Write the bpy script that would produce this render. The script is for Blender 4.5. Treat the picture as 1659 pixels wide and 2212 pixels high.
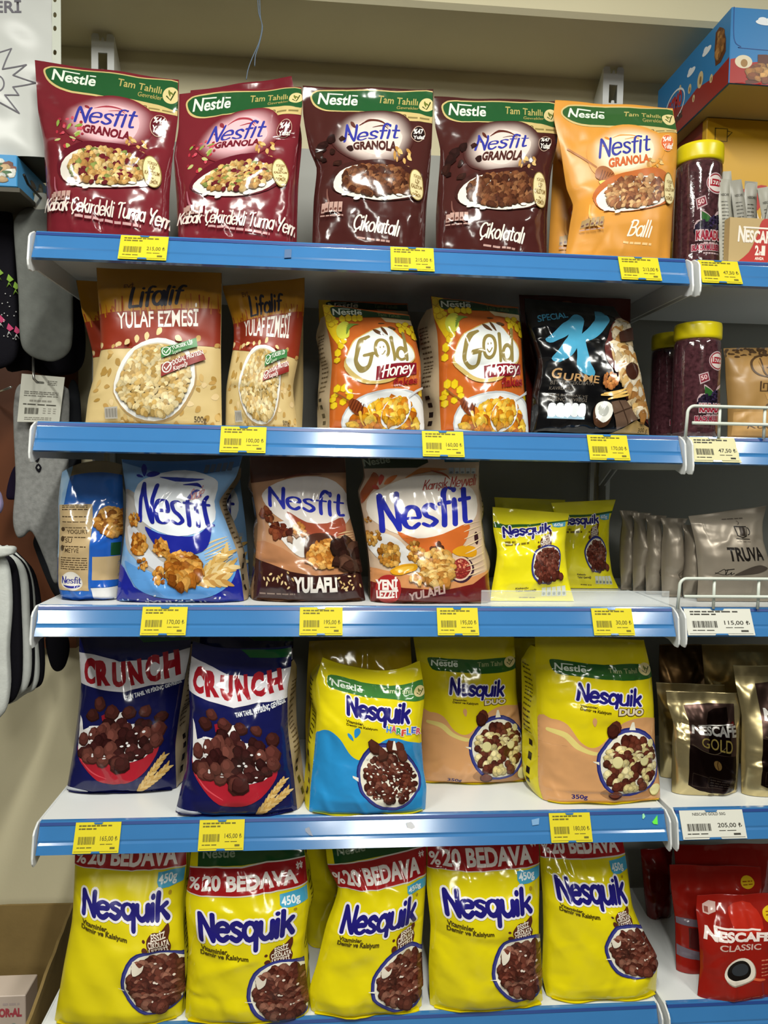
import bpy, bmesh, math, random
import numpy as np
from mathutils import Vector, Matrix
from mathutils.geometry import tessellate_polygon

for o in list(bpy.data.objects):
    bpy.data.objects.remove(o)
SC = bpy.context.scene
COL = SC.collection

# ------------------------------------------------------------------ camera
CAM = np.array([0.4314, -1.1246, 1.2961]); YAW, PITCH, ROLL, FPX = 0.0819, -0.0525, 0.0181, 1600.0
_f = np.array([math.sin(YAW)*math.cos(PITCH), math.cos(YAW)*math.cos(PITCH), math.sin(PITCH)])
_r0 = np.array([math.cos(YAW), -math.sin(YAW), 0.0]); _u0 = np.cross(_r0, _f)
_r = _r0*math.cos(ROLL)+_u0*math.sin(ROLL); _u = -_r0*math.sin(ROLL)+_u0*math.cos(ROLL)
cd = bpy.data.cameras.new('camera'); cam = bpy.data.objects.new('camera', cd); COL.objects.link(cam)
cd.sensor_fit = 'VERTICAL'; cd.sensor_height = 36.0; cd.lens = 36.0*FPX/2212.0; cd.clip_start = 0.05
M = Matrix.Identity(4)
for i in range(3):
    M[i][0] = _r[i]; M[i][1] = _u[i]; M[i][2] = -_f[i]; M[i][3] = CAM[i]
cam.matrix_world = M
SC.camera = cam

def ray(px, py):
    return _f + _r*((px-829.5)/FPX) - _u*((py-1106.0)/FPX)
def aty(px, py, y):                      # the point of a sight line at depth y
    d = ray(px, py); return CAM + d*((y-CAM[1])/d[1])
def atz(px, py, z):
    d = ray(px, py); return CAM + d*((z-CAM[2])/d[2])
def atx(px, py, x):
    d = ray(px, py); return CAM + d*((x-CAM[0])/d[0])

# ------------------------------------------------------------------ light and exposure
SC.view_settings.view_transform = 'Standard'; SC.view_settings.look = 'None'
SC.view_settings.gamma = 1.0; SC.view_settings.use_curve_mapping = False
SC.view_settings.exposure = -0.36
w = bpy.data.worlds.new('world'); SC.world = w; w.use_nodes = True
w.node_tree.nodes['Background'].inputs[0].default_value = (0.9, 0.95, 1.0, 1); w.node_tree.nodes['Background'].inputs[1].default_value = 0.15
def tube_lamp(name, loc, lx, ly, power, col=(1.0, 0.985, 0.90)):
    l = bpy.data.lights.new(name, 'AREA'); l.shape = 'RECTANGLE'; l.size = lx; l.size_y = ly
    l.energy = power; l.color = col
    o = bpy.data.objects.new(name, l); COL.objects.link(o); o.location = loc
    return o
LAMPS = [((0.50, -1.12, 2.48), 0.10, 1.10, 50), ((0.50, -3.05, 2.48), 0.10, 1.20, 24), ((0.95, -4.40, 2.69), 0.60, 1.10, 70),
         ((-0.75, -1.25, 2.48), 0.10, 1.10, 32), ((1.85, -1.20, 2.48), 0.10, 1.10, 26)]
for i, (loc, lx, ly, p) in enumerate(LAMPS):
    tube_lamp('ceiling_tube', loc, lx, ly, p)

# ------------------------------------------------------------------ materials
def lin(c):
    if isinstance(c, str):
        c = c.lstrip('#'); c = [int(c[i:i+2], 16) for i in (0, 2, 4)]
    out = []
    for v in c[:3]:
        v = v/255.0
        out.append(v/12.92 if v <= 0.04045 else ((v+0.055)/1.055)**2.4)
    return (out[0], out[1], out[2], 1.0)

def mat(name, col, rough=0.5, metal=0.0, spec=0.5, bump=0.0, bscale=40.0, bdetail=2.0, var=0.0, vscale=6.0, coat=0.0, trans=0.0, alpha=None, bdist=0.002, attr=False):
    m = bpy.data.materials.new(name); m.use_nodes = True
    nt = m.node_tree; b = nt.nodes['Principled BSDF']
    b.inputs['Roughness'].default_value = rough; b.inputs['Metallic'].default_value = metal
    b.inputs['Specular IOR Level'].default_value = spec
    b.inputs['Coat Weight'].default_value = coat; b.inputs['Coat Roughness'].default_value = 0.08
    b.inputs['Transmission Weight'].default_value = trans
    if alpha is not None: b.inputs['Alpha'].default_value = alpha
    tc = nt.nodes.new('ShaderNodeTexCoord')
    src = None
    if attr:
        a = nt.nodes.new('ShaderNodeAttribute'); a.attribute_name = 'Col'; src = a.outputs['Color']
    else:
        b.inputs['Base Color'].default_value = lin(col)
    if var > 0:
        n = nt.nodes.new('ShaderNodeTexNoise'); n.inputs['Scale'].default_value = vscale; n.inputs['Detail'].default_value = 5.0
        nt.links.new(tc.outputs['Object'], n.inputs['Vector'])
        mp = nt.nodes.new('ShaderNodeMapRange'); mp.inputs[1].default_value = 0.3; mp.inputs[2].default_value = 0.7
        mp.inputs[3].default_value = 1.0-var; mp.inputs[4].default_value = 1.0+var*0.4
        nt.links.new(n.outputs['Fac'], mp.inputs[0])
        mx = nt.nodes.new('ShaderNodeMix'); mx.data_type = 'RGBA'; mx.blend_type = 'MULTIPLY'; mx.inputs[0].default_value = 1.0
        if src is not None: nt.links.new(src, mx.inputs[6])
        else: mx.inputs[6].default_value = lin(col)
        cb = nt.nodes.new('ShaderNodeCombineColor')
        for k in range(3): nt.links.new(mp.outputs[0], cb.inputs[k])
        nt.links.new(cb.outputs[0], mx.inputs[7]); src = mx.outputs[2]
    if src is not None: nt.links.new(src, b.inputs['Base Color'])
    if bump > 0:
        n = nt.nodes.new('ShaderNodeTexNoise'); n.inputs['Scale'].default_value = bscale; n.inputs['Detail'].default_value = bdetail
        nt.links.new(tc.outputs['Object'], n.inputs['Vector'])
        bp = nt.nodes.new('ShaderNodeBump'); bp.inputs['Strength'].default_value = bump; bp.inputs['Distance'].default_value = bdist
        nt.links.new(n.outputs['Fac'], bp.inputs['Height']); nt.links.new(bp.outputs[0], b.inputs['Normal'])
    return m

FILM = mat('glossy_printed_film', None, rough=0.14, spec=0.6, bump=0.5, bscale=26, bdetail=2.0, attr=True, bdist=0.005)
SATIN = mat('satin_printed_film', None, rough=0.38, spec=0.45, bump=0.3, bscale=30, bdetail=1.5, attr=True, bdist=0.004)
FOIL = mat('printed_foil', None, rough=0.25, metal=0.85, bump=0.4, bscale=25, attr=True, bdist=0.004)
GREYFOIL = mat('grey_coffee_foil', None, rough=0.36, metal=0.35, bump=0.35, bscale=25, attr=True, bdist=0.004)
PAPER = mat('printed_paper', None, rough=0.6, spec=0.25, attr=True)
CARD = mat('printed_card', None, rough=0.42, spec=0.4, attr=True)
PLASTIC = mat('printed_plastic', None, rough=0.12, spec=0.55, attr=True)

# ------------------------------------------------------------------ objects
def tag(o, label=None, cat=None, group=None, kind=None):
    if label: o['label'] = label
    if cat: o['category'] = cat
    if group: o['group'] = group
    if kind: o['kind'] = kind
    return o
def thing(name, label, cat, loc=(0, 0, 0), group=None):
    o = bpy.data.objects.new(name, None); COL.objects.link(o); o.location = loc; o.empty_display_size = 0.02
    return tag(o, label, cat, group)
def link(name, me, m, parent=None, smooth=False):
    o = bpy.data.objects.new(name, me); COL.objects.link(o)
    if m: me.materials.append(m)
    if parent: o.parent = parent
    if smooth:
        me.polygons.foreach_set('use_smooth', np.ones(len(me.polygons), dtype=bool))
    return o
def mesh_np(name, V, F, m, parent=None, C=None, smooth=True, origin=None):
    V = np.asarray(V, float)
    if origin is not None: V = V - np.asarray(origin)
    me = bpy.data.meshes.new(name); me.from_pydata(V.tolist(), [], [list(map(int, f)) for f in F])
    if C is not None:
        a = me.attributes.new('Col', 'FLOAT_COLOR', 'POINT')
        a.data.foreach_set('color', np.asarray(C, np.float32).ravel())
    return link(name, me, m, parent, smooth)
def bm_obj(name, bm, m, parent=None, smooth=False, color=None):
    me = bpy.data.meshes.new(name); bmesh.ops.recalc_face_normals(bm, faces=bm.faces); bm.to_mesh(me); bm.free()
    if color is not None:
        a = me.attributes.new('Col', 'FLOAT_COLOR', 'POINT')
        a.data.foreach_set('color', np.tile(np.array(lin(color), np.float32), len(me.vertices)))
    return link(name, me, m, parent, smooth)
def box(bm, lo, hi, bev=0.0, seg=2):
    r = bmesh.ops.create_cube(bm, size=1.0); vs = r['verts']
    for v in vs:
        v.co = Vector([(lo[k]+hi[k])/2 + v.co[k]*(hi[k]-lo[k]) for k in range(3)])
    if bev > 0:
        es = list({e for v in vs for e in v.link_edges})
        bmesh.ops.bevel(bm, geom=es, offset=bev, segments=seg, affect='EDGES', profile=0.5)
def tube(bm, pts, r, n=8, caps=True):
    pts = [Vector(p) for p in pts]; rings = []
    prev = None
    for i, p in enumerate(pts):
        t = (pts[min(i+1, len(pts)-1)]-pts[max(i-1, 0)]).normalized()
        a = prev if prev is not None else (Vector((0, 0, 1)) if abs(t.z) < 0.9 else Vector((1, 0, 0)))
        a = (a - t*a.dot(t)).normalized(); b = t.cross(a); prev = a
        rr = r[i] if isinstance(r, (list, tuple)) else r
        rings.append([bm.verts.new(p+(a*math.cos(2*math.pi*k/n)+b*math.sin(2*math.pi*k/n))*rr) for k in range(n)])
    for i in range(len(rings)-1):
        for k in range(n):
            bm.faces.new((rings[i][k], rings[i][(k+1) % n], rings[i+1][(k+1) % n], rings[i+1][k]))
    if caps:
        bm.faces.new(rings[0][::-1]); bm.faces.new(rings[-1])
def prism(bm, pts2, axis, lo, hi):
    """extrude a 2D outline along x ('x': pts are (y,z)), y ('y': pts are (x,z)) or z"""
    def mk(p, t):
        return {'x': (t, p[0], p[1]), 'y': (p[0], t, p[1]), 'z': (p[0], p[1], t)}[axis]
    A = [bm.verts.new(mk(p, lo)) for p in pts2]; B = [bm.verts.new(mk(p, hi)) for p in pts2]
    n = len(pts2)
    for i in range(n): bm.faces.new((A[i], A[(i+1) % n], B[(i+1) % n], B[i]))
    bm.faces.new(A[::-1]); bm.faces.new(B)
def crom(pts, per=8, closed=False):
    P = np.asarray(pts, float); n = len(P); out = []
    rng = range(n) if closed else range(n-1)
    for i in rng:
        if closed: p0, p1, p2, p3 = P[(i-1) % n], P[i], P[(i+1) % n], P[(i+2) % n]
        else: p0, p1, p2, p3 = P[max(i-1, 0)], P[i], P[i+1], P[min(i+2, n-1)]
        for k in range(per):
            t = k/per
            out.append(0.5*((2*p1)+(-p0+p2)*t+(2*p0-5*p1+4*p2-p3)*t*t+(-p0+3*p1-3*p2+p3)*t**3))
    if not closed: out.append(P[-1])
    return np.array(out)
# ------------------------------------------------------------------ printed artwork: flat shapes laid onto a surface u,v
_txt = {}
def text_soup(body, bold=0.0):
    k = (body, bold)
    if k in _txt: return _txt[k]
    c = bpy.data.curves.new('t', 'FONT'); c.body = body; c.resolution_u = 3; c.offset = bold
    o = bpy.data.objects.new('t', c); COL.objects.link(o)
    bpy.context.view_layer.update()
    dg = bpy.context.evaluated_depsgraph_get(); oe = o.evaluated_get(dg); me = oe.to_mesh()
    me.calc_loop_triangles()
    V = np.array([v.co[:2] for v in me.vertices]).reshape(-1, 2); T = np.array([t.vertices[:] for t in me.loop_triangles]).reshape(-1, 3)
    oe.to_mesh_clear(); bpy.data.objects.remove(o); bpy.data.curves.remove(c)
    S = V[T] if len(T) else np.zeros((0, 3, 2))
    _txt[k] = S
    return S
def refine(S, L):
    for _ in range(8):
        e = np.stack([np.linalg.norm(S[:, (k+1) % 3]-S[:, k], axis=1) for k in range(3)], 1)
        mk = e > L
        if not mk.any(): break
        cnt = mk.sum(1); out = [S[cnt == 0]]
        mid = np.stack([(S[:, (k+1) % 3]+S[:, k])/2 for k in range(3)], 1)
        i = cnt == 3
        if i.any():
            a, m = S[i], mid[i]
            out += [np.stack([a[:, 0], m[:, 0], m[:, 2]], 1), np.stack([m[:, 0], a[:, 1], m[:, 1]], 1), np.stack([m[:, 2], m[:, 1], a[:, 2]], 1), np.stack([m[:, 0], m[:, 1], m[:, 2]], 1)]
        for k in range(3):
            i = (cnt == 1) & mk[:, k]
            if i.any():
                a, m = S[i], mid[i][:, k]
                out += [np.stack([a[:, k], m, a[:, (k+2) % 3]], 1), np.stack([m, a[:, (k+1) % 3], a[:, (k+2) % 3]], 1)]
            i = (cnt == 2) & ~mk[:, k]           # edges k+1, k+2 split
            if i.any():
                a, m1, m2 = S[i], mid[i][:, (k+1) % 3], mid[i][:, (k+2) % 3]
                p, q, r = a[:, k], a[:, (k+1) % 3], a[:, (k+2) % 3]
                out += [np.stack([m1, r, m2], 1), np.stack([p, q, m1], 1), np.stack([p, m1, m2], 1)]
        S = np.concatenate(out)
    return S
def poly_soup(pts):
    P = [Vector((p[0], p[1], 0)) for p in pts]
    T = tessellate_polygon([P])
    A = np.array([[p.x, p.y] for p in P])
    return A[np.array(T)] if len(T) else np.zeros((0, 3, 2))
def fan(c, pts):
    pts = np.asarray(pts); n = len(pts); c = np.asarray(c)
    return np.stack([np.tile(c, (n, 1)), pts, np.roll(pts, -1, 0)], 1)
def ell_pts(cx, cy, rx, ry, rot=0.0, n=28):
    a = np.linspace(0, 2*math.pi, n, endpoint=False); x, y = rx*np.cos(a), ry*np.sin(a)
    c, s = math.cos(rot), math.sin(rot)
    return np.stack([cx+x*c-y*s, cy+x*s+y*c], 1)
def stroke_soup(P, w, cap=True):
    P = np.asarray(P, float); n = len(P)
    w = np.full(n, w, float) if np.isscalar(w) else np.interp(np.linspace(0, 1, n), np.linspace(0, 1, len(w)), w)
    t = np.gradient(P, axis=0) if n > 2 else np.tile(P[1]-P[0], (2, 1))
    t /= np.maximum(np.linalg.norm(t, axis=1, keepdims=True), 1e-9)
    nn = np.stack([-t[:, 1], t[:, 0]], 1)*w[:, None]/2
    A, B = P+nn, P-nn
    S = [np.stack([A[:-1], B[:-1], B[1:]], 1), np.stack([A[:-1], B[1:], A[1:]], 1)]
    if cap:
        for q, r in ((P[0], w[0]/2), (P[-1], w[-1]/2)):
            if r > 1e-6: S.append(fan(q, ell_pts(q[0], q[1], r, r, n=10)))
    return np.concatenate(S)

# hand-drawn stroke letters: baseline 0, lower-case height 5, capital height 8
def _E(cx, cy, rx, ry, a0, a1, n=14):
    a = np.radians(np.linspace(a0, a1, n)); return np.stack([cx+rx*np.cos(a), cy+ry*np.sin(a)], 1).tolist()
def _c(*p): return crom(p, 5).tolist()
GL = {
 'N': (5.6, [[(.4, 0), (.4, 8)], [(.4, 8), (4.8, 0)], [(4.8, 0), (4.8, 8)]]),
 'e': (5.0, [_c((.5, 2.6), (2.4, 2.75), (4.3, 2.8), (4.05, 4.4), (2.5, 5.05), (.9, 4.3), (.3, 2.5), (.9, .6), (2.6, -.05), (4.2, .8))]),
 's': (4.3, [_c((3.7, 4.3), (2.2, 5.0), (.7, 4.3), (1.2, 3.0), (2.8, 2.2), (3.7, 1.1), (2.2, 0.0), (.3, .7))]),
 'q': (5.4, [_E(2.4, 2.5, 2.1, 2.5, 20, 340), [(4.6, 5), (4.6, -3)]]),
 'u': (5.3, [_c((.5, 5), (.5, 3), (.6, 1.2), (2.0, 0.0), (3.6, .5), (4.5, 1.8)), [(4.5, 5), (4.5, 0)]]),
 'i': (1.9, [[(.7, 0), (.7, 5)], [(.7, 7.2), (.7, 7.3)]]),
 'ı': (1.9, [[(.7, 0), (.7, 5)]]),
 'k': (4.6, [[(.5, 0), (.5, 8)], [(.7, 2.2), (3.7, 5)], [(1.8, 3.2), (4.2, 0)]]),
 'f': (3.4, [_c((3.7, 7.6), (2.5, 8.0), (1.6, 7.0), (1.45, 5), (1.4, 0)), [(.1, 4.9), (3.2, 4.9)]]),
 't': (3.6, [_c((1.4, 7), (1.4, 4), (1.4, 1.5), (1.8, .2), (3.2, .3)), [(0, 5), (3.1, 5)]]),
 'l': (1.9, [[(.7, 0), (.7, 8)]]),
 'L': (4.4, [[(.6, 8), (.5, 0)], [(.5, 0), (4.2, 0)]]),
 'a': (5.1, [_E(2.3, 2.5, 2.0, 2.5, 30, 330), [(4.4, 5), (4.5, 0)]]),
 'b': (5.0, [[(.5, 0), (.5, 8)], _E(2.5, 2.5, 2.0, 2.5, -150, 150)]),
 'd': (5.2, [_E(2.3, 2.5, 2.0, 2.5, 30, 330), [(4.4, 8), (4.5, 0)]]),
 'o': (5.0, [_E(2.4, 2.5, 2.1, 2.5, 90, 450)]),
 'n': (5.0, [[(.6, 0), (.6, 5)], _c((.6, 3.4), (1.6, 4.8), (3.2, 4.9), (4.2, 3.8), (4.2, 2), (4.2, 0))]),
 'm': (7.4, [[(.6, 0), (.6, 5)], _c((.6, 3.4), (1.6, 4.8), (2.7, 4.9), (3.5, 3.8), (3.5, 0)), _c((3.5, 3.4), (4.4, 4.8), (5.5, 4.9), (6.5, 3.8), (6.5, 0))]),
 'r': (3.5, [[(.6, 0), (.6, 5)], _c((.6, 3.0), (1.4, 4.5), (3.2, 4.9))]),
 'y': (4.8, [[(.4, 5), (2.3, .3)], _c((4.4, 5), (2.6, 0), (1.5, -2.4), (.1, -2.8))]),
 'v': (4.6, [[(.4, 5), (2.2, .1)], [(2.2, .1), (4.2, 5)]]),
 'H': (6.2, [[(1, 0), (1.2, 8)], [(5, 0), (5.2, 8)], _c((-.3, 3.4), (2, 4.0), (5.0, 4.1), (6.3, 4.6))]),
 'Ç': (5.6, [_E(3.2, 4, 2.9, 4, 45, 320), [(3.1, -.3), (3.3, -1.2)], [(3.3, -1.2), (2.4, -1.9)]]),
 'B': (5.6, [[(.8, 0), (.8, 8)], _c((-.1, 7.2), (1.8, 8.1), (4.2, 7.6), (4.4, 5.6), (3, 4.4), (1.4, 4.2)), _c((1.4, 4.2), (4.2, 4.1), (5.1, 2.2), (3.6, .2), (.4, 0))]),
 'T': (5.4, [[(2.7, 0), (3.0, 7.8)], _c((.0, 7.0), (1.2, 8.0), (3.2, 7.7), (5.6, 8.2))]),
 'Y': (5.2, [_c((.3, 8), (1.0, 5.4), (2.4, 4.2)), _c((5.2, 8), (3.6, 5), (2.4, 2.2), (2.0, 0))]),
 'K': (5.4, [[(.8, 0), (.8, 8)], [(1.0, 3.8), (5, 8)], [(2.4, 5.0), (5.2, 0)]]),
 'M': (7, [[(.6, 0), (1, 8)], [(1, 8), (3.4, 2.5)], [(3.4, 2.5), (6, 8)], [(6, 8), (6.2, 0)]]),
 'S': (4.6, [_c((4.2, 7.0), (2.6, 8.0), (.9, 6.8), (1.4, 4.9), (3.4, 3.7), (4.2, 1.8), (2.5, 0), (.3, 1.1))]),
 'G': (6.4, [_c((5.4, 7.0), (3.8, 8.0), (1.3, 6.6), (.4, 4), (1.2, 1.2), (3.2, -.1), (5.2, .9), (5.5, 3.4)), [(3.2, 3.5), (5.6, 3.5)]]),
 'ş': (4.3, [_c((3.7, 4.3), (2.2, 5.0), (.7, 4.3), (1.2, 3.0), (2.8, 2.2), (3.7, 1.1), (2.2, 0.0), (.3, .7)), [(2, -.6), (1.7, -1.8)]]),
 ' ': (2.6, []),
}
def letters(body, slant=0.0, gap=0.25):
    x = 0.0; out = []
    for ch in body:
        adv, st = GL[ch]
        for s in st: out.append([(x+p[0]+p[1]*slant, p[1]) for p in s])
        x += adv+gap
    return out, x-gap

class Art:
    """items in artwork coordinates (y down) inside the quad TL, TR, BR, BL"""
    def __init__(self, quad, L, seed=1):
        self.q = np.array(quad, float); self.L = L*.85; self.it = []; self.p = 'print'; self.z = 0.0; self.bb = []; self.rnd = random.Random(seed)
    def part(self, n): self.p = n; return self
    def zbase(self, lo, hi):
        if not self.bb: return 0.0
        B = np.array(self.bb); k = (B[:, 0] < hi[0]) & (B[:, 2] > lo[0]) & (B[:, 1] < hi[1]) & (B[:, 3] > lo[1])
        return float(B[k, 4].max()) if k.any() else 0.0
    def addgroup(self, Ss, cols, step, dz=.10):
        """many small shapes on one layer, each a hair above the one before"""
        if not Ss: return
        P = np.concatenate([s.reshape(-1, 2) for s in Ss]); lo, hi = P.min(0), P.max(0); z = self.zbase(lo, hi)+dz
        for i, (s, c) in enumerate(zip(Ss, cols)):
            self.it.append((self.p, refine(np.asarray(s, float), self.L), lin(c) if not (isinstance(c, tuple) and len(c) == 4) else c, z+i*step))
        self.bb.append((lo[0], lo[1], hi[0], hi[1], z+len(Ss)*step))
    def add(self, S, col, dz=0.10):
        if len(S) == 0: return
        S = refine(np.asarray(S, float), self.L); P = S.reshape(-1, 2); lo, hi = P.min(0), P.max(0); z = self.zbase(lo, hi)
        z += dz; self.bb.append((lo[0], lo[1], hi[0], hi[1], z))
        self.it.append((self.p, S, col if callable(col) else lin(col) if not (isinstance(col, tuple) and len(col) == 4) else col, z))
    def poly(self, col, pts, smooth=0, dz=0.10):
        if smooth: pts = crom(pts, smooth, True)
        self.add(poly_soup(pts), col, dz)
    def ell(self, col, cx, cy, rx, ry, rot=0.0, dz=0.10, n=28): self.add(fan((cx, cy), ell_pts(cx, cy, rx, ry, rot, n)), col, dz)
    def rect(self, col, x0, y0, x1, y1): self.poly(col, [(x0, y0), (x1, y0), (x1, y1), (x0, y1)])
    def ring(self, col, cx, cy, rx, ry, wd, a0=0, a1=360, n=40):
        a = np.radians(np.linspace(a0, a1, n)); P = np.stack([cx+rx*np.cos(a), cy+ry*np.sin(a)], 1); self.add(stroke_soup(P, wd, False), col)
    def line(self, col, pts, wd, smooth=6, cap=True, dz=0.10):
        P = crom(pts, smooth) if smooth and len(pts) > 2 else np.asarray(pts, float)
        self.add(stroke_soup(P, wd, cap), col, dz)
    def _map(self, S, p0, p1, sx, sy, x0=0.0):
        p0 = np.array(p0, float); d = np.array(p1, float)-p0; d /= np.linalg.norm(d); n = np.array([d[1], -d[0]])
        return p0 + ((S[..., 0:1]-x0)*sx)*d + (S[..., 1:2]*sy)*n
    def text(self, col, body, p0, p1, h, bold=0.0, shear=0.0, outline=None):
        S = text_soup(body, 0.0); x0, x1 = S[..., 0].min(), S[..., 0].max()
        sx = math.dist(p0, p1)/(x1-x0); sy = h/0.68
        for cc, bb in (([(outline[0], bold+outline[1])] if outline else [])+[(col, bold)]):
            T = text_soup(body, bb).copy()
            T[..., 0] += T[..., 1]*shear
            self.add(self._map(T, p0, p1, sx, sy, x0), cc)
    def brush(self, col, body, p0, p1, h, wd, slant=0.0, contrast=0.0, outline=None, gap=0.25, caps=True):
        st, W = letters(body, slant, gap); sx = math.dist(p0, p1)/W; sy = h/8.0
        for cc, ew in (([(outline[0], outline[1])] if outline else [])+[(col, 0.0)]):
            Ss = []
            for s in st:
                P = self._map(np.array(s, float), p0, p1, sx, sy)
                if contrast and len(P) > 1:
                    t = np.gradient(P, axis=0) if len(P) > 2 else np.tile(P[1]-P[0], (2, 1)); an = np.abs(t[:, 1])/np.maximum(np.linalg.norm(t, axis=1), 1e-9)
                    ww = wd*((1-contrast)+contrast*an)+ew
                else: ww = wd+ew
                Ss.append(stroke_soup(P, ww if np.isscalar(ww) else ww.tolist(), True))
            self.addgroup(Ss, [cc]*len(Ss), .002, .08)
    def bars(self, col, x0, y0, x1, y1, h, n=6, seed=3):
        """illegible small print: word-long dashes"""
        r = random.Random(seed+int(x0*7+y0)); t = 0.0; S = []
        while t < 1:
            l = r.uniform(.5, 1.5)/n; e = min(1, t+l*0.82)
            a = np.array([x0+(x1-x0)*t, y0+(y1-y0)*t]); b = np.array([x0+(x1-x0)*e, y0+(y1-y0)*e])
            S.append(stroke_soup([a, b], h, False)); t += l
        self.add(np.concatenate(S), col)
    def barcode(self, col, x0, y0, x1, y1, sl=0.0):
        r = random.Random(int(x0*3+y1)); x = x0; S = []; u = (x1-x0)/62.0
        while x < x1-u:
            ww = u*r.choice((1, 1, 2, 3)); S.append(poly_soup([(x, y0), (x+ww, y0), (x+ww+sl, y1), (x+sl, y1)])); x += ww+u*r.choice((1, 1, 2))
        self.add(np.concatenate(S), col)
    def glow(self, c0, c1, cx, cy, rx, ry, n=7, inner=0.35, rot=0.0):
        a, b = np.array(lin(c0)), np.array(lin(c1))
        cr, sr = math.cos(rot), math.sin(rot)
        def col(P):
            x, y = P[:, 0]-cx, P[:, 1]-cy; r = np.sqrt(((x*cr+y*sr)/rx)**2+((-x*sr+y*cr)/ry)**2)
            t = np.clip((1-r)/(1-inner), 0, 1)[:, None]; t = t*t*(3-2*t); return (a*t+b*(1-t)).astype(np.float32)
        self.add(fan((cx, cy), ell_pts(cx, cy, rx, ry, rot, 40)), col)
    def leaf(self, col, cx, cy, l, wd, rot):
        c, s = math.cos(rot), math.sin(rot); P = [(-l, 0), (-l*.4, -wd), (l*.4, -wd*.8), (l, 0), (l*.4, wd*.8), (-l*.4, wd)]
        self.poly(col, [(cx+x*c-y*s, cy+x*s+y*c) for x, y in P], 3, dz=0.05)
    def chunks(self, pal, cx, cy, rx, ry, n, r0, r1, rot=0.0, rough=0.28, shade=0.5, hi=1.28, stretch=1.0, dark=True, inside=None):
        R = self.rnd; pts = []
        cr, sr = math.cos(rot), math.sin(rot)
        for _ in range(n):
            best = None; bd = -1
            for _k in range(7):
                a = R.uniform(0, 2*math.pi); q = math.sqrt(R.random()); x, y = rx*q*math.cos(a), ry*q*math.sin(a)
                p = (cx+x*cr-y*sr, cy+x*sr+y*cr)
                if inside and not inside(*p): continue
                d = min([math.dist(p, o) for o in pts], default=1e9)
                if d > bd: bd, best = d, p
            if best: pts.append(best)
        pts.sort(key=lambda p: p[1])
        loc = np.zeros((len(pts), 5)); z0 = self.zbase((cx-rx-r1, cy-ry-r1), (cx+rx+r1, cy+ry+r1))+.10; zt = z0
        for q_, (x, y) in enumerate(pts):
            Ss, Cs = [], []
            c = np.array(lin(R.choice(pal)))*R.uniform(.62, .98); c[3] = 1
            r = R.uniform(r0, r1); m = 9; ph = R.uniform(0, 6.28); st = R.uniform(1, stretch) if stretch > 1 else 1.0
            rad = [r*R.uniform(1-rough, 1+rough) for _ in range(m)]; ro = R.uniform(0, 3.14)
            def P(f, ox, oy):
                out = []
                for k in range(m):
                    a = 2*math.pi*k/m+ph; xx, yy = rad[k]*f*math.cos(a)*st, rad[k]*f*math.sin(a)/st
                    out.append((x+ox+xx*math.cos(ro)-yy*math.sin(ro), y+oy+xx*math.sin(ro)+yy*math.cos(ro)))
                return np.array(out)
            cl = lambda f: tuple(np.clip(np.append(c[:3]*f, 1), 0, 1).tolist())
            if dark:
                Ss.append(fan((x, y+r*.18), P(1.12, 0, r*.18))); Cs.append(cl(shade))
            Ss.append(fan((x, y), P(1, 0, 0))); Cs.append(cl(1))
            if hi:
                Ss.append(fan((x-r*.2, y-r*.25), P(.55, -r*.2, -r*.25))); Cs.append(cl(hi))
            m_ = r*1.3*(st if st > 1 else 1); k = (loc[:q_, 0] < x+m_) & (loc[:q_, 2] > x-m_) & (loc[:q_, 1] < y+m_) & (loc[:q_, 3] > y-m_)
            z = (loc[:q_, 4][k].max() if k.any() else z0)
            for s_, c_ in zip(Ss, Cs): z += .013; self.it.append((self.p, refine(s_, self.L), c_, z))
            loc[q_] = (x-m_, y-m_, x+m_, y+m_, z); zt = max(zt, z)
        self.bb.append((cx-rx-r1, cy-ry-r1, cx+rx+r1, cy+ry+r1, zt))
    def hexes(self, col, edge, cs, r):
        for (x, y) in cs:
            P = [(x+r*math.cos(math.pi/6+k*math.pi/3), y+r*math.sin(math.pi/6+k*math.pi/3)) for k in range(6)]
            self.poly(edge, P, dz=0.08)
            self.poly(col, [(x+(a-x)*.86, y+(b-y)*.86) for a, b in P], dz=0.08)
        self.z += 0.04
    def wheat(self, col, x0, y0, x1, y1, n, l, wd):
        a = math.atan2(y1-y0, x1-x0)
        for k in range(n):
            t = k/(n-1); x, y = x0+(x1-x0)*t, y0+(y1-y0)*t
            for sg in (-1, 1):
                self.leaf(col[(k+(sg > 0)) % len(col)], x+math.cos(a+sg*.6)*l*.6, y+math.sin(a+sg*.6)*l*.6, l, wd, a+sg*.45)
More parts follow.
